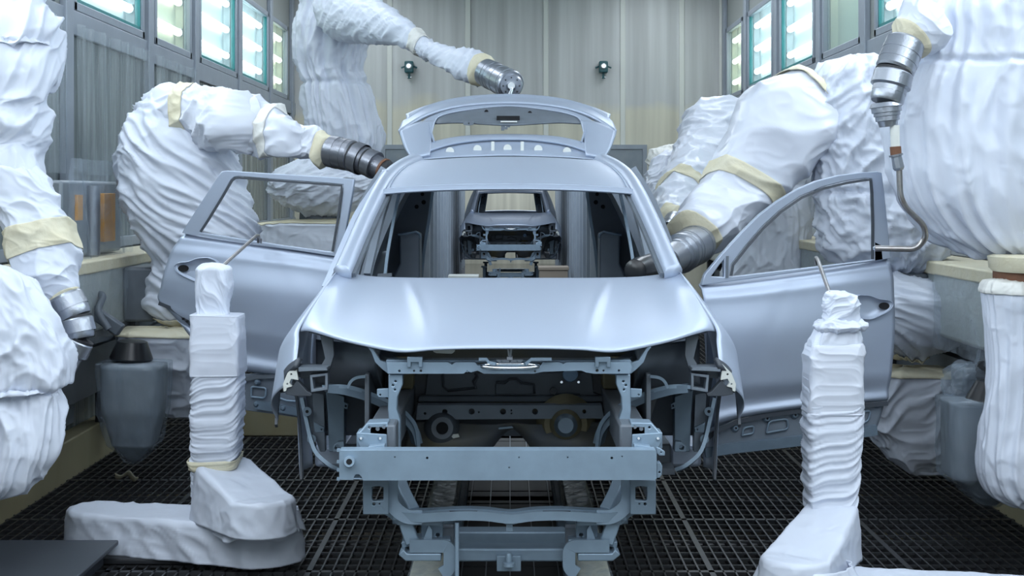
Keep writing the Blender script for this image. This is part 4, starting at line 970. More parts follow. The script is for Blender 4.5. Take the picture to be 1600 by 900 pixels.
# ---- carriers (skids) under both bodies
def skid(label, parent_loc):
    k = thing('car_carrier', label, 'carrier', (0, 5.6, .15), group='car carriers')
    for s in (-1, 1):
        obj('runner', box(s*.255-.02, 5.78, .158, s*.255+.02, 10.0, .235), M['zinc_dark'], k, bevel=.01)
        for y in (7.2, 9.0):
            p_ = obj('post', box(s*.55-.03, y-.03, .235, s*.55+.03, y+.03, .47), M['zinc_dark'], k, bevel=.005)
            obj('support_pad', box(s*.55-.06, y-.06, .465, s*.55+.06, y+.06, .498), M['zinc'], p_, bevel=.005)
        for y in (5.86, 7.2, 9.0, 9.8): obj('outrigger', box(min(s*.24, s*.60), y-.04, .166, max(s*.24, s*.60), y+.04, .235), M['zinc_dark'], k, bevel=.005)
        def R(x, y, Y): return P(x if s < 0 else 2*796-x, y, Y)
        obj('front_plate', plate([(x if s < 0 else 2*796-x, y) for x, y in [(627, 847), (660, 843), (704, 843), (704, 852), (640, 854), (628, 858)]], 5.66, .12), M['zinc_dark'], k, bevel=.004)
        obj('plate_lip', bar([R(628, 858, 5.66), R(636, 866, 5.66), R(690, 866, 5.66)], .10, .03), M['zinc_dark'], k, bevel=.004)
        hk = obj('hook', bar(bend([R(640, 853, 5.62), R(703, 853, 5.62), R(703, 888, 5.62), R(690, 896, 5.62)], .03), .018, .05), M['zinc_dark'], k, auto=40)
        u = obj('upright', plate([(x if s < 0 else 2*796-x, y) for x, y in [(658, 817), (692, 817), (692, 848), (658, 848)]], 5.70, .05, holes=[((697 if 0 else 684) if s < 0 else 2*796-684, 836, 3)]), M['zinc_dark'], k, bevel=.003)
        obj('gusset', plate([(x if s < 0 else 2*796-x, y) for x, y in [(670, 820), (675, 828), (675, 846), (660, 848)]], 5.66, .012), M['zinc'], u)
        obj('stop_block', plate([(x if s < 0 else 2*796-x, y) for x, y in [(690, 826), (708, 826), (708, 850), (690, 850)]], 5.72, .08, holes=[]), M['ecoat'], k, bevel=.003)
    obj('cross_beam', box(P(716, 0, 5.95).x, 5.92, P(0, 853, 5.92).z, P(884, 0, 5.95).x, 6.02, P(0, 831, 5.92).z), M['zinc_dark'], k, bevel=.008)
    obj('front_beam', box(P(704, 0, 5.75).x, 5.72, P(0, 878, 5.72).z, P(886, 0, 5.75).x, 5.82, P(0, 857, 5.72).z), M['zinc_dark'], k, bevel=.008)
    cb = obj('centre_block', plate([(776, 869), (814, 869), (814, 893), (776, 893)], 5.69, .03), M['zinc_dark'], k, bevel=.003)
    obj('block_pin', lathe(P(795, 864, 5.66), P(795, 884, 5.66), [(0, .010), (.2, .014), (.7, .014), (.75, .024), (1, .026)], 16), M['zinc_dark'], cb, auto=40)
    obj('locating_pin', tube([P(714, 817, 5.60), P(714, 900, 5.60), P(714, 915, 5.60)], .0085, 12), M['zinc'], k, auto=50)
    obj('rear_beam', box(-.375, 9.75, .235, .375, 9.85, .30), M['zinc_dark'], k, bevel=.008)
    return k
sk = skid('blue-grey steel carrier under the front car body, resting on the two rails', None)
s2 = copy_tree(sk); s2.location = (.015, 27.5, .0); s2['label'] = 'steel carrier under the dark car body in the tunnel'
# ------------------------------------------------------------------ covered robots
def wrist(parent, pts, r, m, name='wrist', rings=(), n=30, joints=True):
    """metal wrist: segments along pts with radii r, dark joint grooves between them"""
    o = None
    for i in range(len(pts)-1):
        a, b = Vector(pts[i]), Vector(pts[i+1]); r0, r1 = r[i], r[i+1]
        L_ = (b-a).length; e = .012/L_
        w_ = obj('wrist_segment' if o else name, lathe(a, b, [(0, r0*.9), (e, r0), (e*4, r0), (e*4, r0*1.02), (e*6, r0*1.02), (e*6, r0), (1-e*6, r1), (1-e*6, r1*1.02), (1-e*4, r1*1.02), (1-e*4, r1), (1-e, r1), (1, r1*.92)], n), m, o or parent, auto=30)
        if o is None: o = w_
        if i: obj('joint_groove', lathe(a-(b-a).normalized()*.006, a+(b-a).normalized()*.006, [(0, r0*.95), (1, r0*.95)], n), M['black_matte'], o)
    return o

# A: far left, near the eye
r1 = thing('painting_robot', 'large white-covered robot at the left edge, metal wrist hanging beside its lower bag', 'robot', (-2.35, 6.6, .99), group='covered painting robots')
_, R = cloth('upper_arm_cover', [(-70, -60, 66, -40, 6.9), (-70, 5, 78, 5, 6.9), (-70, 45, 97, 40, 6.85), (-70, 85, 99, 82, 6.85), (-70, 120, 88, 118, 6.8), (-60, 160, 68, 160, 6.8), (-60, 195, 71, 192, 6.8), (-60, 235, 62, 235, 6.8), (-50, 280, 74, 280, 6.75), (-40, 330, 60, 320, 6.7)], M['cloth'], r1, amp=.045, fc=2.2, fs=2.6, shear=.9, seed=11, dr=.8)
_, R = cloth('forearm_cover', [(-20, 262, 66, 252, 6.75), (-14, 300, 80, 292, 6.7), (0, 345, 98, 325, 6.68), (14, 400, 116, 375, 6.65), (30, 440, 121, 405, 6.62), (62, 470, 118, 432, 6.6), (84, 484, 124, 458, 6.58)], M['cloth'], r1, amp=.026, fc=2.6, fs=3.5, shear=-.6, seed=12, dr=.85)
tape(R, .93, .995, r1); tape(R, .40, .55, r1)
wr = wrist(r1, [P(100, 462, 6.58), P(117, 497, 6.57), P(124, 530, 6.56), P(100, 578, 6.55)], [.085, .082, .072, .052], M['steel'])
_, R = cloth('lower_arm_cover', [(-90, 395, 14, 415, 6.3), (-90, 440, 42, 440, 6.3), (-90, 485, 72, 480, 6.3), (-90, 530, 95, 525, 6.3), (-90, 568, 108, 565, 6.3), (-90, 600, 107, 602, 6.3), (-90, 614, 95, 617, 6.3), (-90, 650, 94, 650, 6.28), (-90, 690, 90, 690, 6.25), (-88, 725, 78, 722, 6.22), (-80, 752, 56, 748, 6.2), (-60, 782, 38, 782, 6.2)], M['cloth'], r1, amp=.034, fc=4.6, fs=1.5, shear=.5, seed=13, dr=.7, pinch=[(.55, .015, .03)])
obj('carriage', box(-2.56, 6.3, .95, -2.40, 6.9, 1.36), M['ecoat'], r1, bevel=.02)

# B: left, bending over the open rear door to the roof
r2 = thing('painting_robot', 'white-covered robot on the left, arm reaching over the rear door to the car roof', 'robot', (-2.4, 9.9, .99), group='covered painting robots')
_, R = cloth('torso_cover', [(246, 136, 320, 140, 9.35), (214, 168, 352, 178, 9.32), (192, 205, 364, 218, 9.3), (183, 240, 372, 250, 9.3), (184, 275, 380, 285, 9.3), (192, 315, 392, 320, 9.3), (206, 350, 402, 352, 9.3), (226, 385, 400, 382, 9.3), (240, 412, 372, 410, 9.3), (232, 440, 352, 445, 9.3), (222, 478, 345, 485, 9.3), (226, 508, 338, 510, 9.3)], M['cloth'], r2, amp=.036, fc=1.6, fs=5.2, shear=-.75, seed=21, dr=.8, nu=150, nv=150)
tape(R, .965, 1.0, r2, out=.012)
_, R = cloth('arm_cover', [(248, 140, 236, 215, 9.28), (270, 134, 262, 222, 9.22), (296, 134, 300, 222, 9.16), (328, 138, 330, 233, 9.08), (362, 141, 362, 238, 8.86), (395, 150, 392, 243, 8.93), (420, 162, 415, 246, 8.86), (450, 180, 442, 248, 8.74), (480, 195, 474, 251, 8.74), (502, 204, 494, 256, 8.72), (520, 212, 508, 258, 8.66)], M['cloth_smooth'], r2, amp=.034, fc=2.6, fs=2.8, shear=.8, seed=22, dr=.85)
tape(R, .17, .22, r2); tape(R, .92, 1.0, r2); tape(R, .62, .66, r2, m=M['cloth_cream'])
wr = wrist(r2, [P(514, 236, 8.66), P(552, 244, 8.58), P(572, 252, 8.54), P(600, 265, 8.48)], [.098, .096, .085, .066], M['steel_dark'])
obj('tool_tip', lathe(P(600, 265, 8.48), P(611, 262, 8.46), [(0, .06), (.3, .062), (1, .045)], 24), M['black_matte'], wr, auto=40)
obj('tip_collar', lathe(P(598, 264, 8.485), P(601, 265.5, 8.478), [(0, .069), (1, .069)], 24), M['rust'], wr, auto=40)
_, R = cloth('pedestal_cover', [(186, 513, 335, 513, 9.16), (187, 530, 335, 536, 9.16), (205, 560, 335, 570, 9.16), (232, 600, 330, 606, 9.16), (256, 640, 318, 640, 9.16), (265, 653, 314, 653, 9.16)], M['cloth'], r2, amp=.03, fc=4, fs=1.6, shear=.6, seed=23, dr=.8, sq=4, round0=.05, round1=.1)
tape(R, .0, .10, r2)
obj('carriage', box(-2.56, 9.3, 1.0, -2.35, 9.7, 1.36), M['ecoat'], r2, bevel=.02)

# C: back left, standing tall, holding the tailgate
r3 = thing('painting_robot', 'tall white-covered robot at the back left, arm stretched right onto the open tailgate', 'robot', (-1.9, 13.0, .99), group='covered painting robots')
_, R = cloth('torso_cover', [(482, -70, 572, -70, 13), (472, -20, 580, -20, 13), (474, 10, 580, 20, 13), (466, 45, 574, 55, 13), (466, 85, 564, 82, 13), (474, 112, 560, 110, 13), (478, 128, 568, 128, 13), (477, 155, 577, 155, 13), (481, 185, 586, 190, 13), (484, 220, 594, 222, 13), (470, 250, 600, 255, 13)], M['cloth'], r3, amp=.028, fc=5.5, fs=1.4, pleat=(1.2, 5), seed=31, dr=.85, pinch=[(.62, .012, .02)], nv=130)
_, R = cloth('lower_cover', [(440, 245, 590, 240, 12.9), (420, 272, 600, 270, 12.9), (415, 300, 600, 300, 12.9), (416, 322, 596, 324, 12.9), (424, 338, 590, 338, 12.9)], M['cloth'], r3, amp=.04, fc=2.2, fs=7, shear=.4, seed=32, dr=.8)
_, R = cloth('tray_cover', [(402, 344, 600, 342, 12.9), (402, 354, 602, 354, 12.9), (400, 380, 602, 380, 12.9), (404, 410, 600, 412, 12.9)], M['cloth'], r3, amp=.02, fc=3.2, fs=1.8, seed=33, dr=.6, sq=5, round0=.04, round1=.04)
tape(R, 0, .22, r3)
_, R = cloth('arm_cover', [(512, -50, 500, 40, 12.8), (545, -25, 528, 62, 12.6), (578, -8, 562, 66, 12.3), (604, 8, 592, 68, 12.0), (632, 28, 620, 72, 11.7), (655, 46, 646, 80, 11.5), (680, 66, 664, 92, 11.3), (706, 74, 690, 106, 11.1), (735, 79, 712, 121, 10.9), (756, 82, 736, 130, 10.75), (768, 94, 750, 132, 10.65)], M['cloth'], r3, amp=.022, fc=3.0, fs=5.5, shear=.6, seed=34, dr=.85)
tape(R, .50, .545, r3, m=M['cloth_cream']); tape(R, .93, 1.0, r3)
wr = wrist(r3, [P(757, 112, 10.66), P(777, 122, 10.55), P(799, 133, 10.36)], [.105, .108, .11], M['steel'])
d = (P(799, 133, 10.36)-P(777, 122, 10.55)).normalized(); c = P(799, 133, 10.36)
obj('tool_flange', lathe(c, c+Vector((-.002, -.05, -.01)), [(0, .085), (.5, .085), (1, .078)], 30), M['steel'], wr, auto=40)
for a in range(8):
    q = c+Vector((.06*math.cos(a*math.pi/4), -.052, -.01+.06*math.sin(a*math.pi/4)))
    obj('flange_bolt', lathe(q, q+Vector((0, -.012, 0)), [(0, .007), (1, .006)], 8), M['black_matte'], wr)
obj('grip_hub', lathe(c+Vector((0, -.05, -.01)), c+Vector((0, -.10, -.012)), [(0, .04), (.4, .034), (1, .026)], 20), M['chrome'], wr, auto=40)
obj('grip_rod', tube([c+Vector((0, -.085, .0)), c+Vector((0, -.09, -.05)), P(796, 150, 10.24)], .014, 12), M['chrome'], wr, auto=50)
obj('carriage', box(-2.56, 12.7, 1.0, -1.9, 13.2, 1.36), M['ecoat'], r3, bevel=.02)
obj('robot_column', lathe((-1.75, 13, 1.3), (-1.7, 13, 3.0), [(0, .22), (1, .14)], 20), M['ecoat'], r3)

# D: right, reaching down to the windscreen pillar
r4 = thing('painting_robot', 'white-covered robot behind the open front door, taped forearm sloping down to the windscreen pillar', 'robot', (2.4, 9.9, .99), group='covered painting robots')
_, R = cloth('torso_cover', [(1296, 92, 1374, 80, 8.75), (1268, 116, 1384, 104, 8.75), (1262, 150, 1388, 140, 8.75), (1262, 195, 1396, 185, 8.75), (1266, 240, 1420, 235, 8.75), (1270, 290, 1446, 285, 8.75), (1276, 335, 1472, 335, 8.75), (1284, 378, 1482, 376, 8.75), (1296, 412, 1480, 410, 8.75), (1312, 430, 1476, 428, 8.75)], M['cloth'], r4, amp=.045, fc=5, fs=4.2, shear=.7, seed=41, dr=.75, pinch=[(.62, .015, .03)], nu=150, nv=140)
_, R = cloth('waist_cover', [(1312, 425, 1470, 425, 8.7), (1305, 445, 1498, 438, 8.7), (1304, 470, 1515, 465, 8.7), (1308, 495, 1517, 492, 8.7), (1318, 525, 1512, 522, 8.7), (1330, 548, 1504, 546, 8.7), (1335, 560, 1500, 558, 8.7)], M['cloth'], r4, amp=.045, fc=1.2, fs=5.2, shear=-.55, seed=42, dr=.8, nu=150)
tape(R, .93, 1.0, r4, out=.014)
_, R = cloth('pedestal_cover', [(1345, 574, 1496, 574, 8.7), (1345, 590, 1492, 596, 8.7), (1350, 630, 1482, 640, 8.7), (1360, 670, 1476, 675, 8.7), (1385, 710, 1474, 712, 8.7), (1412, 733, 1473, 735, 8.7), (1432, 742, 1471, 743, 8.7)], M['cloth'], r4, amp=.035, fc=2.2, fs=2.6, shear=.8, seed=43, dr=.8, sq=4, round0=.05, round1=.1)
tape(R, .0, .09, r4)
_, R = cloth('forearm_cover', [(1264, 116, 1320, 202, 8.9), (1216, 119, 1312, 224, 8.85), (1176, 134, 1296, 242, 8.8), (1152, 172, 1274, 260, 8.75), (1130, 226, 1238, 294, 8.7), (1100, 278, 1196, 330, 8.62), (1074, 308, 1166, 360, 8.5), (1056, 332, 1132, 386, 8.35), (1050, 348, 1106, 402, 8.25)], M['cloth_smooth'], r4, amp=.026, fc=1.6, fs=1.7, shear=.35, seed=44, dr=.9, sq=3.0, round0=.1)
tape(R, .055, .13, r4, out=.02); tape(R, .56, .62, r4); tape(R, .93, 1.0, r4)
wr = wrist(r4, [P(1090, 381, 8.25), P(1068, 393, 8.0), P(1055, 401, 7.85)], [.115, .112, .095], M['steel'])
obj('tool_body', lathe(P(1056, 400, 7.86), P(1042, 409, 7.5), [(0, .085), (.5, .085), (1, .07)], 28), M['steel'], wr, auto=40)
bc = obj('bell_cup', lathe(P(1044, 410, 7.5), P(991, 424, 7.0), [(0, .062), (.25, .066), (.3, .070), (.85, .066), (.97, .058), (1, .03)], 32), M['black'], wr, auto=40)
obj('bell_ring', lathe(P(1021, 416.2, 7.283), P(1019, 416.7, 7.264), [(0, .0705), (1, .0705)], 32), M['steel'], bc, auto=40)
obj('carriage', box(2.36, 8.6, 1.0, 2.56, 9.0, 1.36), M['ecoat'], r4, bevel=.02)

# E: behind D
r5 = thing('painting_robot', 'white-covered robot at the back right, half hidden behind the big taped forearm', 'robot', (2.3, 12.6, .99), group='covered painting robots')
_, R = cloth('torso_cover', [(1120, 150, 1230, 150, 12.6), (1112, 200, 1250, 200, 12.6), (1110, 260, 1262, 260, 12.6), (1118, 310, 1268, 310, 12.6), (1128, 350, 1266, 350, 12.6), (1132, 400, 1262, 400, 12.6), (1126, 440, 1268, 440, 12.6), (1124, 480, 1268, 480, 12.6)], M['cloth'], r5, amp=.035, fc=4.2, fs=1.5, seed=51, dr=.7, pinch=[(.42, .015, .025)])
tape(R, .90, .97, r5)
_, R = cloth('forearm_cover', [(1085, 166, 1225, 200, 12.3), (1068, 182, 1195, 240, 12.1), (1060, 210, 1160, 270, 11.9), (1052, 240, 1135, 296, 11.7), (1040, 268, 1112, 318, 11.4), (1030, 296, 1094, 334, 11.1), (1030, 322, 1076, 348, 10.8), (1036, 336, 1070, 354, 10.6)], M['cloth_smooth'], r5, amp=.035, fc=2.3, fs=3, shear=.7, seed=52, dr=.9)
tape(R, .62, .67, r5, m=M['tape']); tape(R, .93, 1., r5)
wrist(r5, [P(1054, 344, 10.6), P(1047, 356, 10.4), P(1043, 364, 10.3)], [.075, .07, .055], M['steel'])
_, R = cloth('elbow_cover', [(1030, 226, 1058, 226, 12.9), (1014, 240, 1068, 240, 12.9), (1012, 262, 1078, 258, 12.9), (1014, 285, 1075, 280, 12.9), (1016, 300, 1060, 300, 12.9)], M['cloth_cream'], r5, amp=.035, fc=3, fs=3.5, seed=53, dr=.9)
_, R = cloth('upper_arm_cover', [(1022, 255, 1082, 236, 12.5), (1010, 275, 1090, 262, 12.4), (1006, 300, 1085, 300, 12.3), (1010, 325, 1060, 335, 12.2)], M['cloth_smooth'], r5, amp=.03, fc=3, fs=4, seed=54, dr=.9)
obj('carriage', box(2.2, 12.4, 1.0, 2.56, 12.8, 1.36), M['ecoat'], r5, bevel=.02)

# F: near right
r6 = thing('painting_robot', 'big white-bagged robot at the right edge holding a bent steel hook', 'robot', (2.3, 6.9, .99), group='covered painting robots')
_, R = cloth('upper_arm_cover', [(1428, -60, 1700, -60, 7.0), (1422, 0, 1700, 0, 7.0), (1428, 40, 1700, 45, 7.0), (1428, 75, 1700, 80, 7.0), (1418, 106, 1700, 112, 7.0), (1406, 140, 1700, 145, 7.0), (1402, 185, 1700, 190, 7.0), (1404, 230, 1700, 235, 7.0), (1414, 280, 1700, 285, 7.0), (1430, 320, 1700, 325, 7.0), (1456, 350, 1700, 360, 7.0), (1495, 380, 1710, 390, 7.0), (1545, 402, 1700, 412, 7.0)], M['cloth'], r6, amp=.026, fc=3.2, fs=1.2, pleat=(1.5, 5), seed=61, dr=.7, nu=220, nv=160, pinch=[(.335, .010, .018)], warp=.35)
_, R = cloth('wrist_sleeve', [(1420, -30, 1500, 60, 6.75), (1408, 18, 1468, 78, 6.72), (1400, 34, 1446, 84, 6.70), (1394, 46, 1436, 88, 6.68)], M['cloth'], r6, amp=.012, fc=4, fs=2, seed=62, dr=.9)
tape(R, .62, 1.0, r6)
wr = wrist(r6, [P(1416, 64, 6.68), P(1397, 112, 6.64), P(1385, 160, 6.62)], [.092, .092, .078], M['steel'])
obj('ribbed_collar', lathe(P(1384, 160, 6.62), P(1388, 198, 6.62), [(0, .066), (.18, .078), (.2, .07), (.4, .07), (.42, .062), (.55, .062), (.57, .056), (.75, .056), (.77, .048), (1, .042)], 30), M['steel'], wr, auto=30)
tl = obj('tool_shaft', lathe(P(1398, 196, 6.6), P(1399, 232, 6.6), [(0, .022), (.9, .021), (1, .02)], 20), M['trim'], r6, auto=40)
obj('shaft_band', lathe(P(1399, 229, 6.6), P(1400, 242, 6.6), [(0, .026), (1, .026)], 20), M['rust'], tl, auto=40)
obj('shaft_nut', lathe(P(1400, 241, 6.6), P(1405, 266, 6.6), [(0, .034), (.12, .034), (.14, .025), (.85, .028), (1, .02)], 8), M['steel'], tl, auto=30)
hk = obj('bent_hook', tube(bend([P(1405, 262, 6.6), P(1407, 316, 6.6), P(1444, 352, 6.62), P(1447, 372, 6.64), P(1432, 389, 6.66), P(1368, 388, 6.72)], .06), .0145, 14), M['rod'], tl, auto=60)
obj('hook_tip', lathe(P(1368, 388, 6.72), P(1364, 388, 6.725), [(0, .015), (1, .005)], 14), M['chrome'], hk, auto=50)
_, R = cloth('lower_arm_cover', [(1540, 436, 1700, 440, 6.75), (1543, 470, 1700, 472, 6.75), (1546, 520, 1700, 520, 6.75), (1549, 575, 1700, 575, 6.75), (1546, 630, 1700, 630, 6.75), (1537, 690, 1700, 690, 6.75), (1535, 725, 1700, 725, 6.75), (1542, 752, 1700, 752, 6.75), (1560, 778, 1710, 778, 6.75), (1585, 795, 1700, 797, 6.75)], M['cloth'], r6, amp=.016, fc=2.4, fs=1.2, pleat=(1.2, 4), seed=63, dr=.7, round0=.05)
tape(R, .0, .07, r6, m=M['cloth_cream'])
nk = obj('joint_neck', lathe(P(1640, 398, 6.78), P(1640, 448, 6.78), [(0, .26), (1, .26)], 40), M['rust'], r6, auto=40)
obj('neck_tape', lathe(P(1640, 398, 6.76), P(1640, 424, 6.76), [(0, .26), (.1, .285), (.8, .278), (1, .262)], 40), M['tape'], r6, auto=40)

# ------------------------------------------------------------------ covered door openers on the floor
def slab(name, c0, r0, c1, r1, zb, zt0, zt1, m, parent, seed, amp=.012, skirt=None, nv=34, n=160, fc=3., fs=3.):
    """stadium-shaped covered link between two round ends; top height goes from zt0 (end 0) to zt1 (end 1)"""
    c0, c1 = np.array(c0), np.array(c1); d = c1-c0; Ld = np.linalg.norm(d); t = d/Ld; nn_ = np.array([-t[1], t[0]])
    out = []
    m_ = n//2
    a0 = math.atan2(nn_[1], nn_[0])
    for i in range(m_): a = a0+math.pi*i/(m_-1); out.append((c0+r0*np.array([math.cos(a), math.sin(a)]), 0., a))
    for i in range(m_): a = a0+math.pi+math.pi*i/(m_-1); out.append((c1+r1*np.array([math.cos(a), math.sin(a)]), 1., a))
    # resample evenly
    pts = np.array([o[0] for o in out]+[out[0][0]]); ss = np.concatenate([[0], np.cumsum(np.linalg.norm(np.diff(pts, axis=0), axis=1))])
    q = np.linspace(0, ss[-1], n, endpoint=False); X = np.stack([np.interp(q, ss, pts[:, k]) for k in (0, 1)], 1)
    ctr = (c0+c1)/2
    u = ((X-c0)@t)/Ld; u = np.clip(u, 0, 1); zt = zt0+(zt1-zt0)*u
    side = X-(c0+np.outer(np.clip((X-c0)@t/Ld, 0, 1), d)); sn = side/(np.linalg.norm(side, axis=1)[:, None]+1e-9)
    rows = []
    for k in range(nv):
        f = k/(nv-1)
        if f <= .6: g = f/.6; z = zb+(zt-.02-zb)*g; sh = 1-.0*g; P_ = X+sn*(.012*(1-g))[..., None] if False else X+sn*.012*(1-g)
        elif f <= .72: g = (f-.6)/.12; a = g*math.pi/2; z = zt-.02+.02*math.sin(a); P_ = X-sn*.02*(1-math.cos(a))
        else: g = (f-.72)/.28; z = zt+.0; ax_ = c0+np.outer(u, d); P_ = (X-sn*.02)*(1-g)+ax_*g
        rows.append(np.concatenate([P_, np.broadcast_to(z, (n,))[:, None]], 1))
    G = np.array(rows)
    cc = np.stack([np.broadcast_to(X[:, 0], (nv, n)).ravel(), np.broadcast_to(X[:, 1], (nv, n)).ravel()], 1)
    f = folds(np.stack([G[..., 0].ravel(), G[..., 1].ravel()], 1), G[..., 2].ravel(), seed, fc, fs, .8, .5).reshape(nv, n)
    w_ = np.array([1 if k/(nv-1) < .62 else max(.0, .5*(1-(k/(nv-1)-.72)/.28)) for k in range(nv)])
    du = np.roll(G, -1, 1)-np.roll(G, 1, 1); dw = np.gradient(G, axis=0); nr = np.cross(du, dw); nr /= np.linalg.norm(nr, axis=2)[:, :, None]+1e-9
    if nr[nv//4, :, :2].ravel()@sn.ravel() < 0: nr = -nr
    G = G+nr*(f*amp*w_[:, None])[:, :, None]
    V = G.reshape(-1, 3).tolist(); Fc = grid(G.tolist(), True)[1]
    Fc.append(tuple(range(n)))
    o = obj(name, (V, Fc), m, parent, smooth=True)
    return o, G
d1 = thing('door_opener', 'white-wrapped door opener on the left, its rod hooked into the open rear door', 'door opener', (-1.5, 7.1, 0), group='covered door openers')
slab('base_cover', (-2.14, 7.32), .155, (-1.24, 7.02), .185, .03, .215, .225, M['cloth'], d1, 71, amp=.024, fc=2.2, fs=3.2)
obj('base_plate', box(-2.2, 7.0, .0, -1.15, 7.3, .032), M['black_matte'], d1, bevel=.01)
slab('link_cover', (-1.43, 7.06), .15, (-1.20, 6.78), .155, .22, .50, .385, M['cloth'], d1, 72, amp=.014, fc=2.5, fs=3)
G = []
for k_ in range(14):
    f = k_/13
    G.append([(-1.235+(.185+.035*f+.012*f*math.sin(a*9)+.008*math.sin(a*17+2))*math.cos(a), 6.93+(.20+.04*f+.014*f*math.sin(a*8+1))*math.sin(a), .295-.10*f-.016*f*math.sin(a*5)) for a in np.linspace(0, 2*math.pi, 120, endpoint=False)])
obj('gathered_skirt', grid(G, True), M['cloth'], d1, smooth=True, solid=.004)
_, R = cloth('column_cover', [(303, 575, 379, 573, 7.08), (302, 620, 379, 619, 7.08), (301, 670, 377, 668, 7.08), (302, 715, 374, 712, 7.08), (303, 750, 366, 750, 7.1), (304, 786, 340, 800, 7.14)], M['cloth'], d1, amp=.012, fc=1.6, fs=13, shear=.15, seed=73, dr=.9, sq=6, nv=170, round0=.02, round1=.02)
tape(R, .60, .66, d1)
_, R = cloth('head_cover', [(301, 488, 377, 490, 7.08), (302, 494, 378, 496, 7.08), (302, 530, 379, 530, 7.08), (302, 570, 380, 570, 7.08), (302, 586, 380, 585, 7.08)], M['cloth_smooth'], d1, amp=.007, fc=2.5, fs=3, seed=74, dr=.95, sq=9, round0=.03, round1=.02)
_, R = cloth('neck_cover', [(312, 410, 356, 411, 7.08), (308, 420, 361, 420, 7.08), (308, 432, 361, 432, 7.08), (307, 455, 361, 455, 7.08), (310, 480, 358, 482, 7.08), (309, 492, 359, 492, 7.08)], M['cloth'], d1, amp=.012, fc=9, fs=1.5, seed=75, dr=.9, sq=3.5, round0=.25, round1=.02)
rod = obj('hook_rod', tube(bend([P(348, 416, 7.1), P(352, 412, 7.12), P(401, 368, 7.68), P(404, 368, 7.8), P(404, 378, 7.83)], .03), .0095, 12), M['rod'], d1, auto=60)
obj('rod_clip', tube([P(406, 374, 7.82), P(408, 374, 7.84), P(408, 380, 7.86)], .004, 8), M['rod'], rod)

d2 = thing('door_opener', 'white-wrapped door opener on the right, its rod leaning at the open front door', 'door opener', (1.45, 6.2, 0), group='covered door openers')
_, R = cloth('column_cover', [(1259, 588, 1342, 586, 6.3), (1258, 650, 1342, 648, 6.3), (1258, 720, 1340, 716, 6.3), (1258, 770, 1338, 768, 6.3), (1262, 800, 1336, 805, 6.3), (1290, 850, 1334, 850, 6.34), (1300, 872, 1332, 868, 6.36)], M['cloth'], d2, amp=.014, fc=1.8, fs=12, shear=.12, seed=81, dr=.9, sq=6, nv=170, round0=.02, round1=.03)
_, R = cloth('head_cover', [(1268, 535, 1343, 530, 6.3), (1261, 546, 1344, 544, 6.3), (1259, 580, 1343, 580, 6.3), (1257, 625, 1342, 625, 6.3), (1257, 645, 1342, 645, 6.3)], M['cloth_smooth'], d2, amp=.010, fc=2.2, fs=4, seed=82, dr=.95, sq=8, round0=.06, round1=.02)
_, R = cloth('shoulder_cover', [(1290, 500, 1338, 500, 6.3), (1278, 512, 1342, 514, 6.3), (1268, 530, 1344, 530, 6.3), (1262, 548, 1343, 548, 6.3)], M['cloth'], d2, amp=.012, fc=5, fs=3, seed=86, dr=.95, sq=4, round0=.1, round1=.02)
_, R = cloth('neck_cover', [(1294, 452, 1326, 456, 6.28), (1287, 462, 1338, 462, 6.28), (1284, 480, 1340, 476, 6.28), (1287, 498, 1340, 495, 6.28), (1290, 515, 1336, 515, 6.28)], M['cloth'], d2, amp=.016, fc=3, fs=8, shear=.3, seed=83, dr=.9, sq=3.2, round0=.25, round1=.05)
_, R = cloth('gathered_collar', [(1290, 497, 1338, 496, 6.28), (1274, 508, 1352, 506, 6.28), (1275, 514, 1350, 512, 6.28), (1284, 520, 1342, 520, 6.28)], M['cloth'], d2, amp=.018, fc=8, fs=3, seed=84, dr=1.0, sq=2.4, round0=.1, round1=.1)
slab('link_cover', (1.42, 6.22), .115, (1.20, 5.88), .150, .24, .47, .335, M['cloth'], d2, 85, amp=.010, fc=2.5, fs=3)
slab('base_cover', (1.24, 5.95), .19, (2.35, 5.80), .16, .03, .235, .225, M['cloth'], d2, 86, amp=.014)
G = []
for k_ in range(14):
    f = k_/13
    G.append([(1.25+(.18+.035*f+.012*f*math.sin(a*9)+.008*math.sin(a*17+2))*math.cos(a), 5.93+(.20+.04*f+.014*f*math.sin(a*8+1))*math.sin(a), .30-.08*f-.016*f*math.sin(a*5)) for a in np.linspace(0, 2*math.pi, 120, endpoint=False)])
obj('gathered_skirt', grid(G, True), M['cloth'], d2, smooth=True, solid=.004)
obj('base_plate', box(1.15, 5.75, .0, 2.35, 6.05, .032), M['black_matte'], d2, bevel=.01)
obj('hook_rod', tube(bend([P(1297, 460, 6.28), P(1278, 406, 6.78), P(1275, 402, 6.86), P(1276, 412, 6.88)], .02), .0095, 12), M['rod'], d2, auto=60)

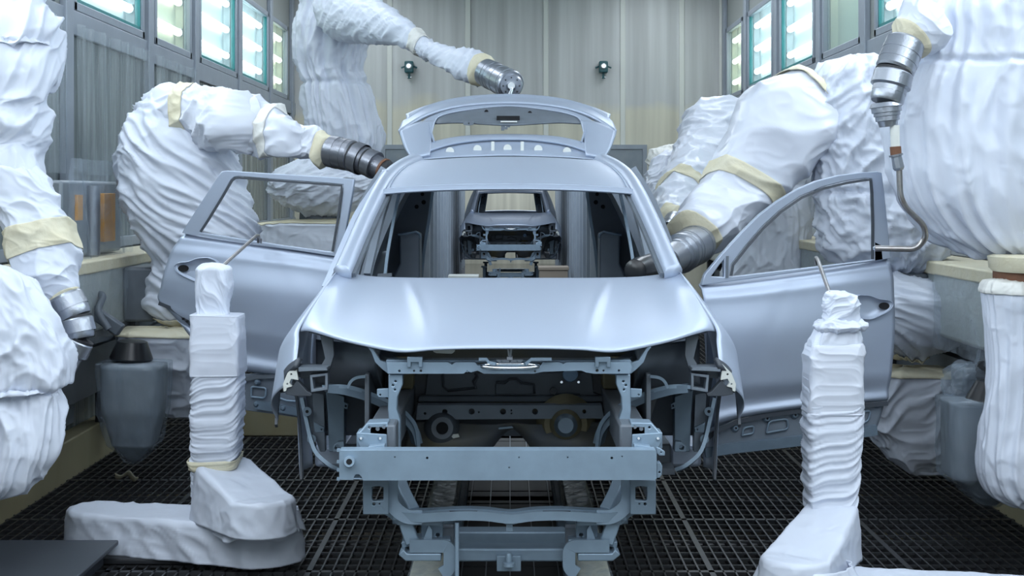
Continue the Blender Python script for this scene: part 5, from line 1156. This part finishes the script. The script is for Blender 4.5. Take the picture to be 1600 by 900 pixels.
# ------------------------------------------------------------------ bagged cup washers hanging by the robot rails
def washer(label, x_, Y, sec, cap, side):
    c = P(x_, 600, Y)
    t = thing('cup_washer', label, 'washer', (c.x, Y, .6), group='bagged cup washers')
    body = []
    for (xl, yl, xr, yr) in sec: body.append((xl+7, yl, xr-7, yr, Y))
    o, R = cloth('tapered_body', body, M['panel'], t, amp=.0, sq=4.5, dr=.9, nu=48, nv=40, lin=True, round0=.01, round1=.01)
    o2, R2 = cloth('plastic_bag', [(a, b, c_, d_, Y) for a, b, c_, d_ in sec], M['film_dense'], t, amp=.012, fc=5, fs=1.5, seed=91+side, dr=.94, sq=4, nu=120, nv=90, lin=True, round0=.02, round1=.02)
    (xa, ya), (xb, yb), r0, r1_ = cap
    obj('rubber_cone', lathe(P(xa, ya, Y), P(xb, yb, Y), [(0, r0), (.1, r0*1.04), (.85, r1_*1.05), (.95, r1_), (1, r1_*.8)], 28), M['black'], t, auto=40)
    s = -1 if side == 0 else 1
    obj('hanger', bar([(c.x+s*.1, Y+.1, 1.0), (s*2.62, Y+.1, 1.15)], .06, .08), M['ecoat'], t, bevel=.01)
    obj('pipe', tube(bend([(c.x+s*.15, Y, 1.02), (c.x+s*.22, Y, 1.13), (c.x+s*.22, Y+.15, 1.22), (s*2.65, Y+.25, 1.22)], .05), .022, 12), M['ecoat'], t, auto=50)
    return t
washer('clear-bagged cup washer with a black cone, hanging left of the left door opener', 208, 8.6,
       [(156, 562, 264, 564), (156, 600, 264, 602), (157, 640, 262, 642), (170, 685, 252, 686), (171, 692, 250, 693), (192, 716, 228, 716), (202, 724, 216, 724)], ((205, 562), (207, 532), .125, .09), 0)
washer('clear-bagged cup washer with a dark cone, at right between pedestal and the right edge robot', 1528, 7.35,
       [(1470, 620, 1590, 624), (1470, 660, 1590, 662), (1471, 742, 1588, 738), (1486, 752, 1585, 752), (1510, 775, 1575, 775), (1530, 790, 1560, 790)], ((1552, 632), (1556, 596), .14, .10), 1)
t = thing('control_box', 'film-draped blue-grey box with a dark knob, above the right cup washer', 'box', (2.4, 7.3, 1.0))
obj('box_body', box(P(1496, 0, 7.62).x, 7.52, P(0, 612, 7.62).z, P(1545, 0, 7.62).x, 7.75, P(0, 572, 7.62).z), M['panel'], t, bevel=.02)
obj('knob', lathe(P(1545, 583, 7.5), P(1545, 583, 7.62), [(0, .07), (.8, .08), (1, .08)], 20), M['black_matte'], t, auto=40)
obj('mount', bar([P(1530, 590, 7.7), (2.62, 7.7, 1.1)], .06, .06), M['ecoat'], t)
o_, R = cloth('film_drape', [(1490, 566, 1552, 566, 7.62), (1482, 590, 1548, 590, 7.62), (1476, 615, 1546, 620, 7.62), (1490, 626, 1540, 628, 7.62)], M['film_dense'], t, amp=.03, fc=5, fs=5, seed=95, dr=1.1, sq=3)

# cabinet behind plastic on the left wall
cb = thing('equipment_cabinet', 'film-wrapped cabinet with an orange strip on the left wall above the raised rail', 'cabinet', (-2.85, 9.2, 1.44))
obj('cabinet_body', box(-2.95, 8.55, 1.45, -2.72, 9.85, 1.93), M['panel'], cb, bevel=.02)
obj('cabinet_post', tube([(-2.70, 9.10, 1.45), (-2.70, 9.10, 1.90)], .05, 16), M['steel'], cb, auto=50)
obj('orange_strip', box(-2.70, 9.26, 1.53, -2.668, 9.52, 1.85), M['orange'], cb, bevel=.004)
obj('orange_tag', box(-2.72, 8.80, 1.68, -2.70, 8.90, 1.84), M['orange'], cb)
G = [[(-2.655-.02*math.sin(y*9+z*5)-.015*math.sin(y*23+z*11)+.05*(z-1.44), y, z) for z in np.linspace(1.43, 2.06, 20)] for y in np.arange(8.4, 9.95, .03)]
obj('film_cover', grid(G), M['film'], cb, smooth=True)

# floor plinth at the near left corner and a scrap of tape
pl = thing('floor_plinth', 'low dark steel machine plinth in the bottom left corner', 'plinth', (-2.4, 6.6, 0))
obj('top_plate', box(-2.84, 6.35, .09, -1.96, 7.05, .115), M['rubber'], pl, bevel=.006)
obj('body', box(-2.84, 6.38, .0, -2.02, 7.0, .09), M['rubber'], pl, bevel=.006)
obj('step_plate', box(-2.84, 5.95, .035, -1.75, 6.33, .06), M['rubber'], pl, bevel=.006)
obj('step_body', box(-2.84, 6.0, .0, -1.85, 6.34, .035), M['black_matte'], pl)
sc = obj('tape_scrap', grid([[P(180+36*a, 752+5*math.sin(a*9+b*.5)*(.3+a)+b*3.2, 9.02+.01*b) for a in np.linspace(0, 1, 24)] for b in (-1, -.3, .4, 1)]), M['tape'], smooth=True, solid=.004)
tag(sc, 'curled scrap of cream tape lying on the grating at left', 'tape scrap')
sc.location.z = .004
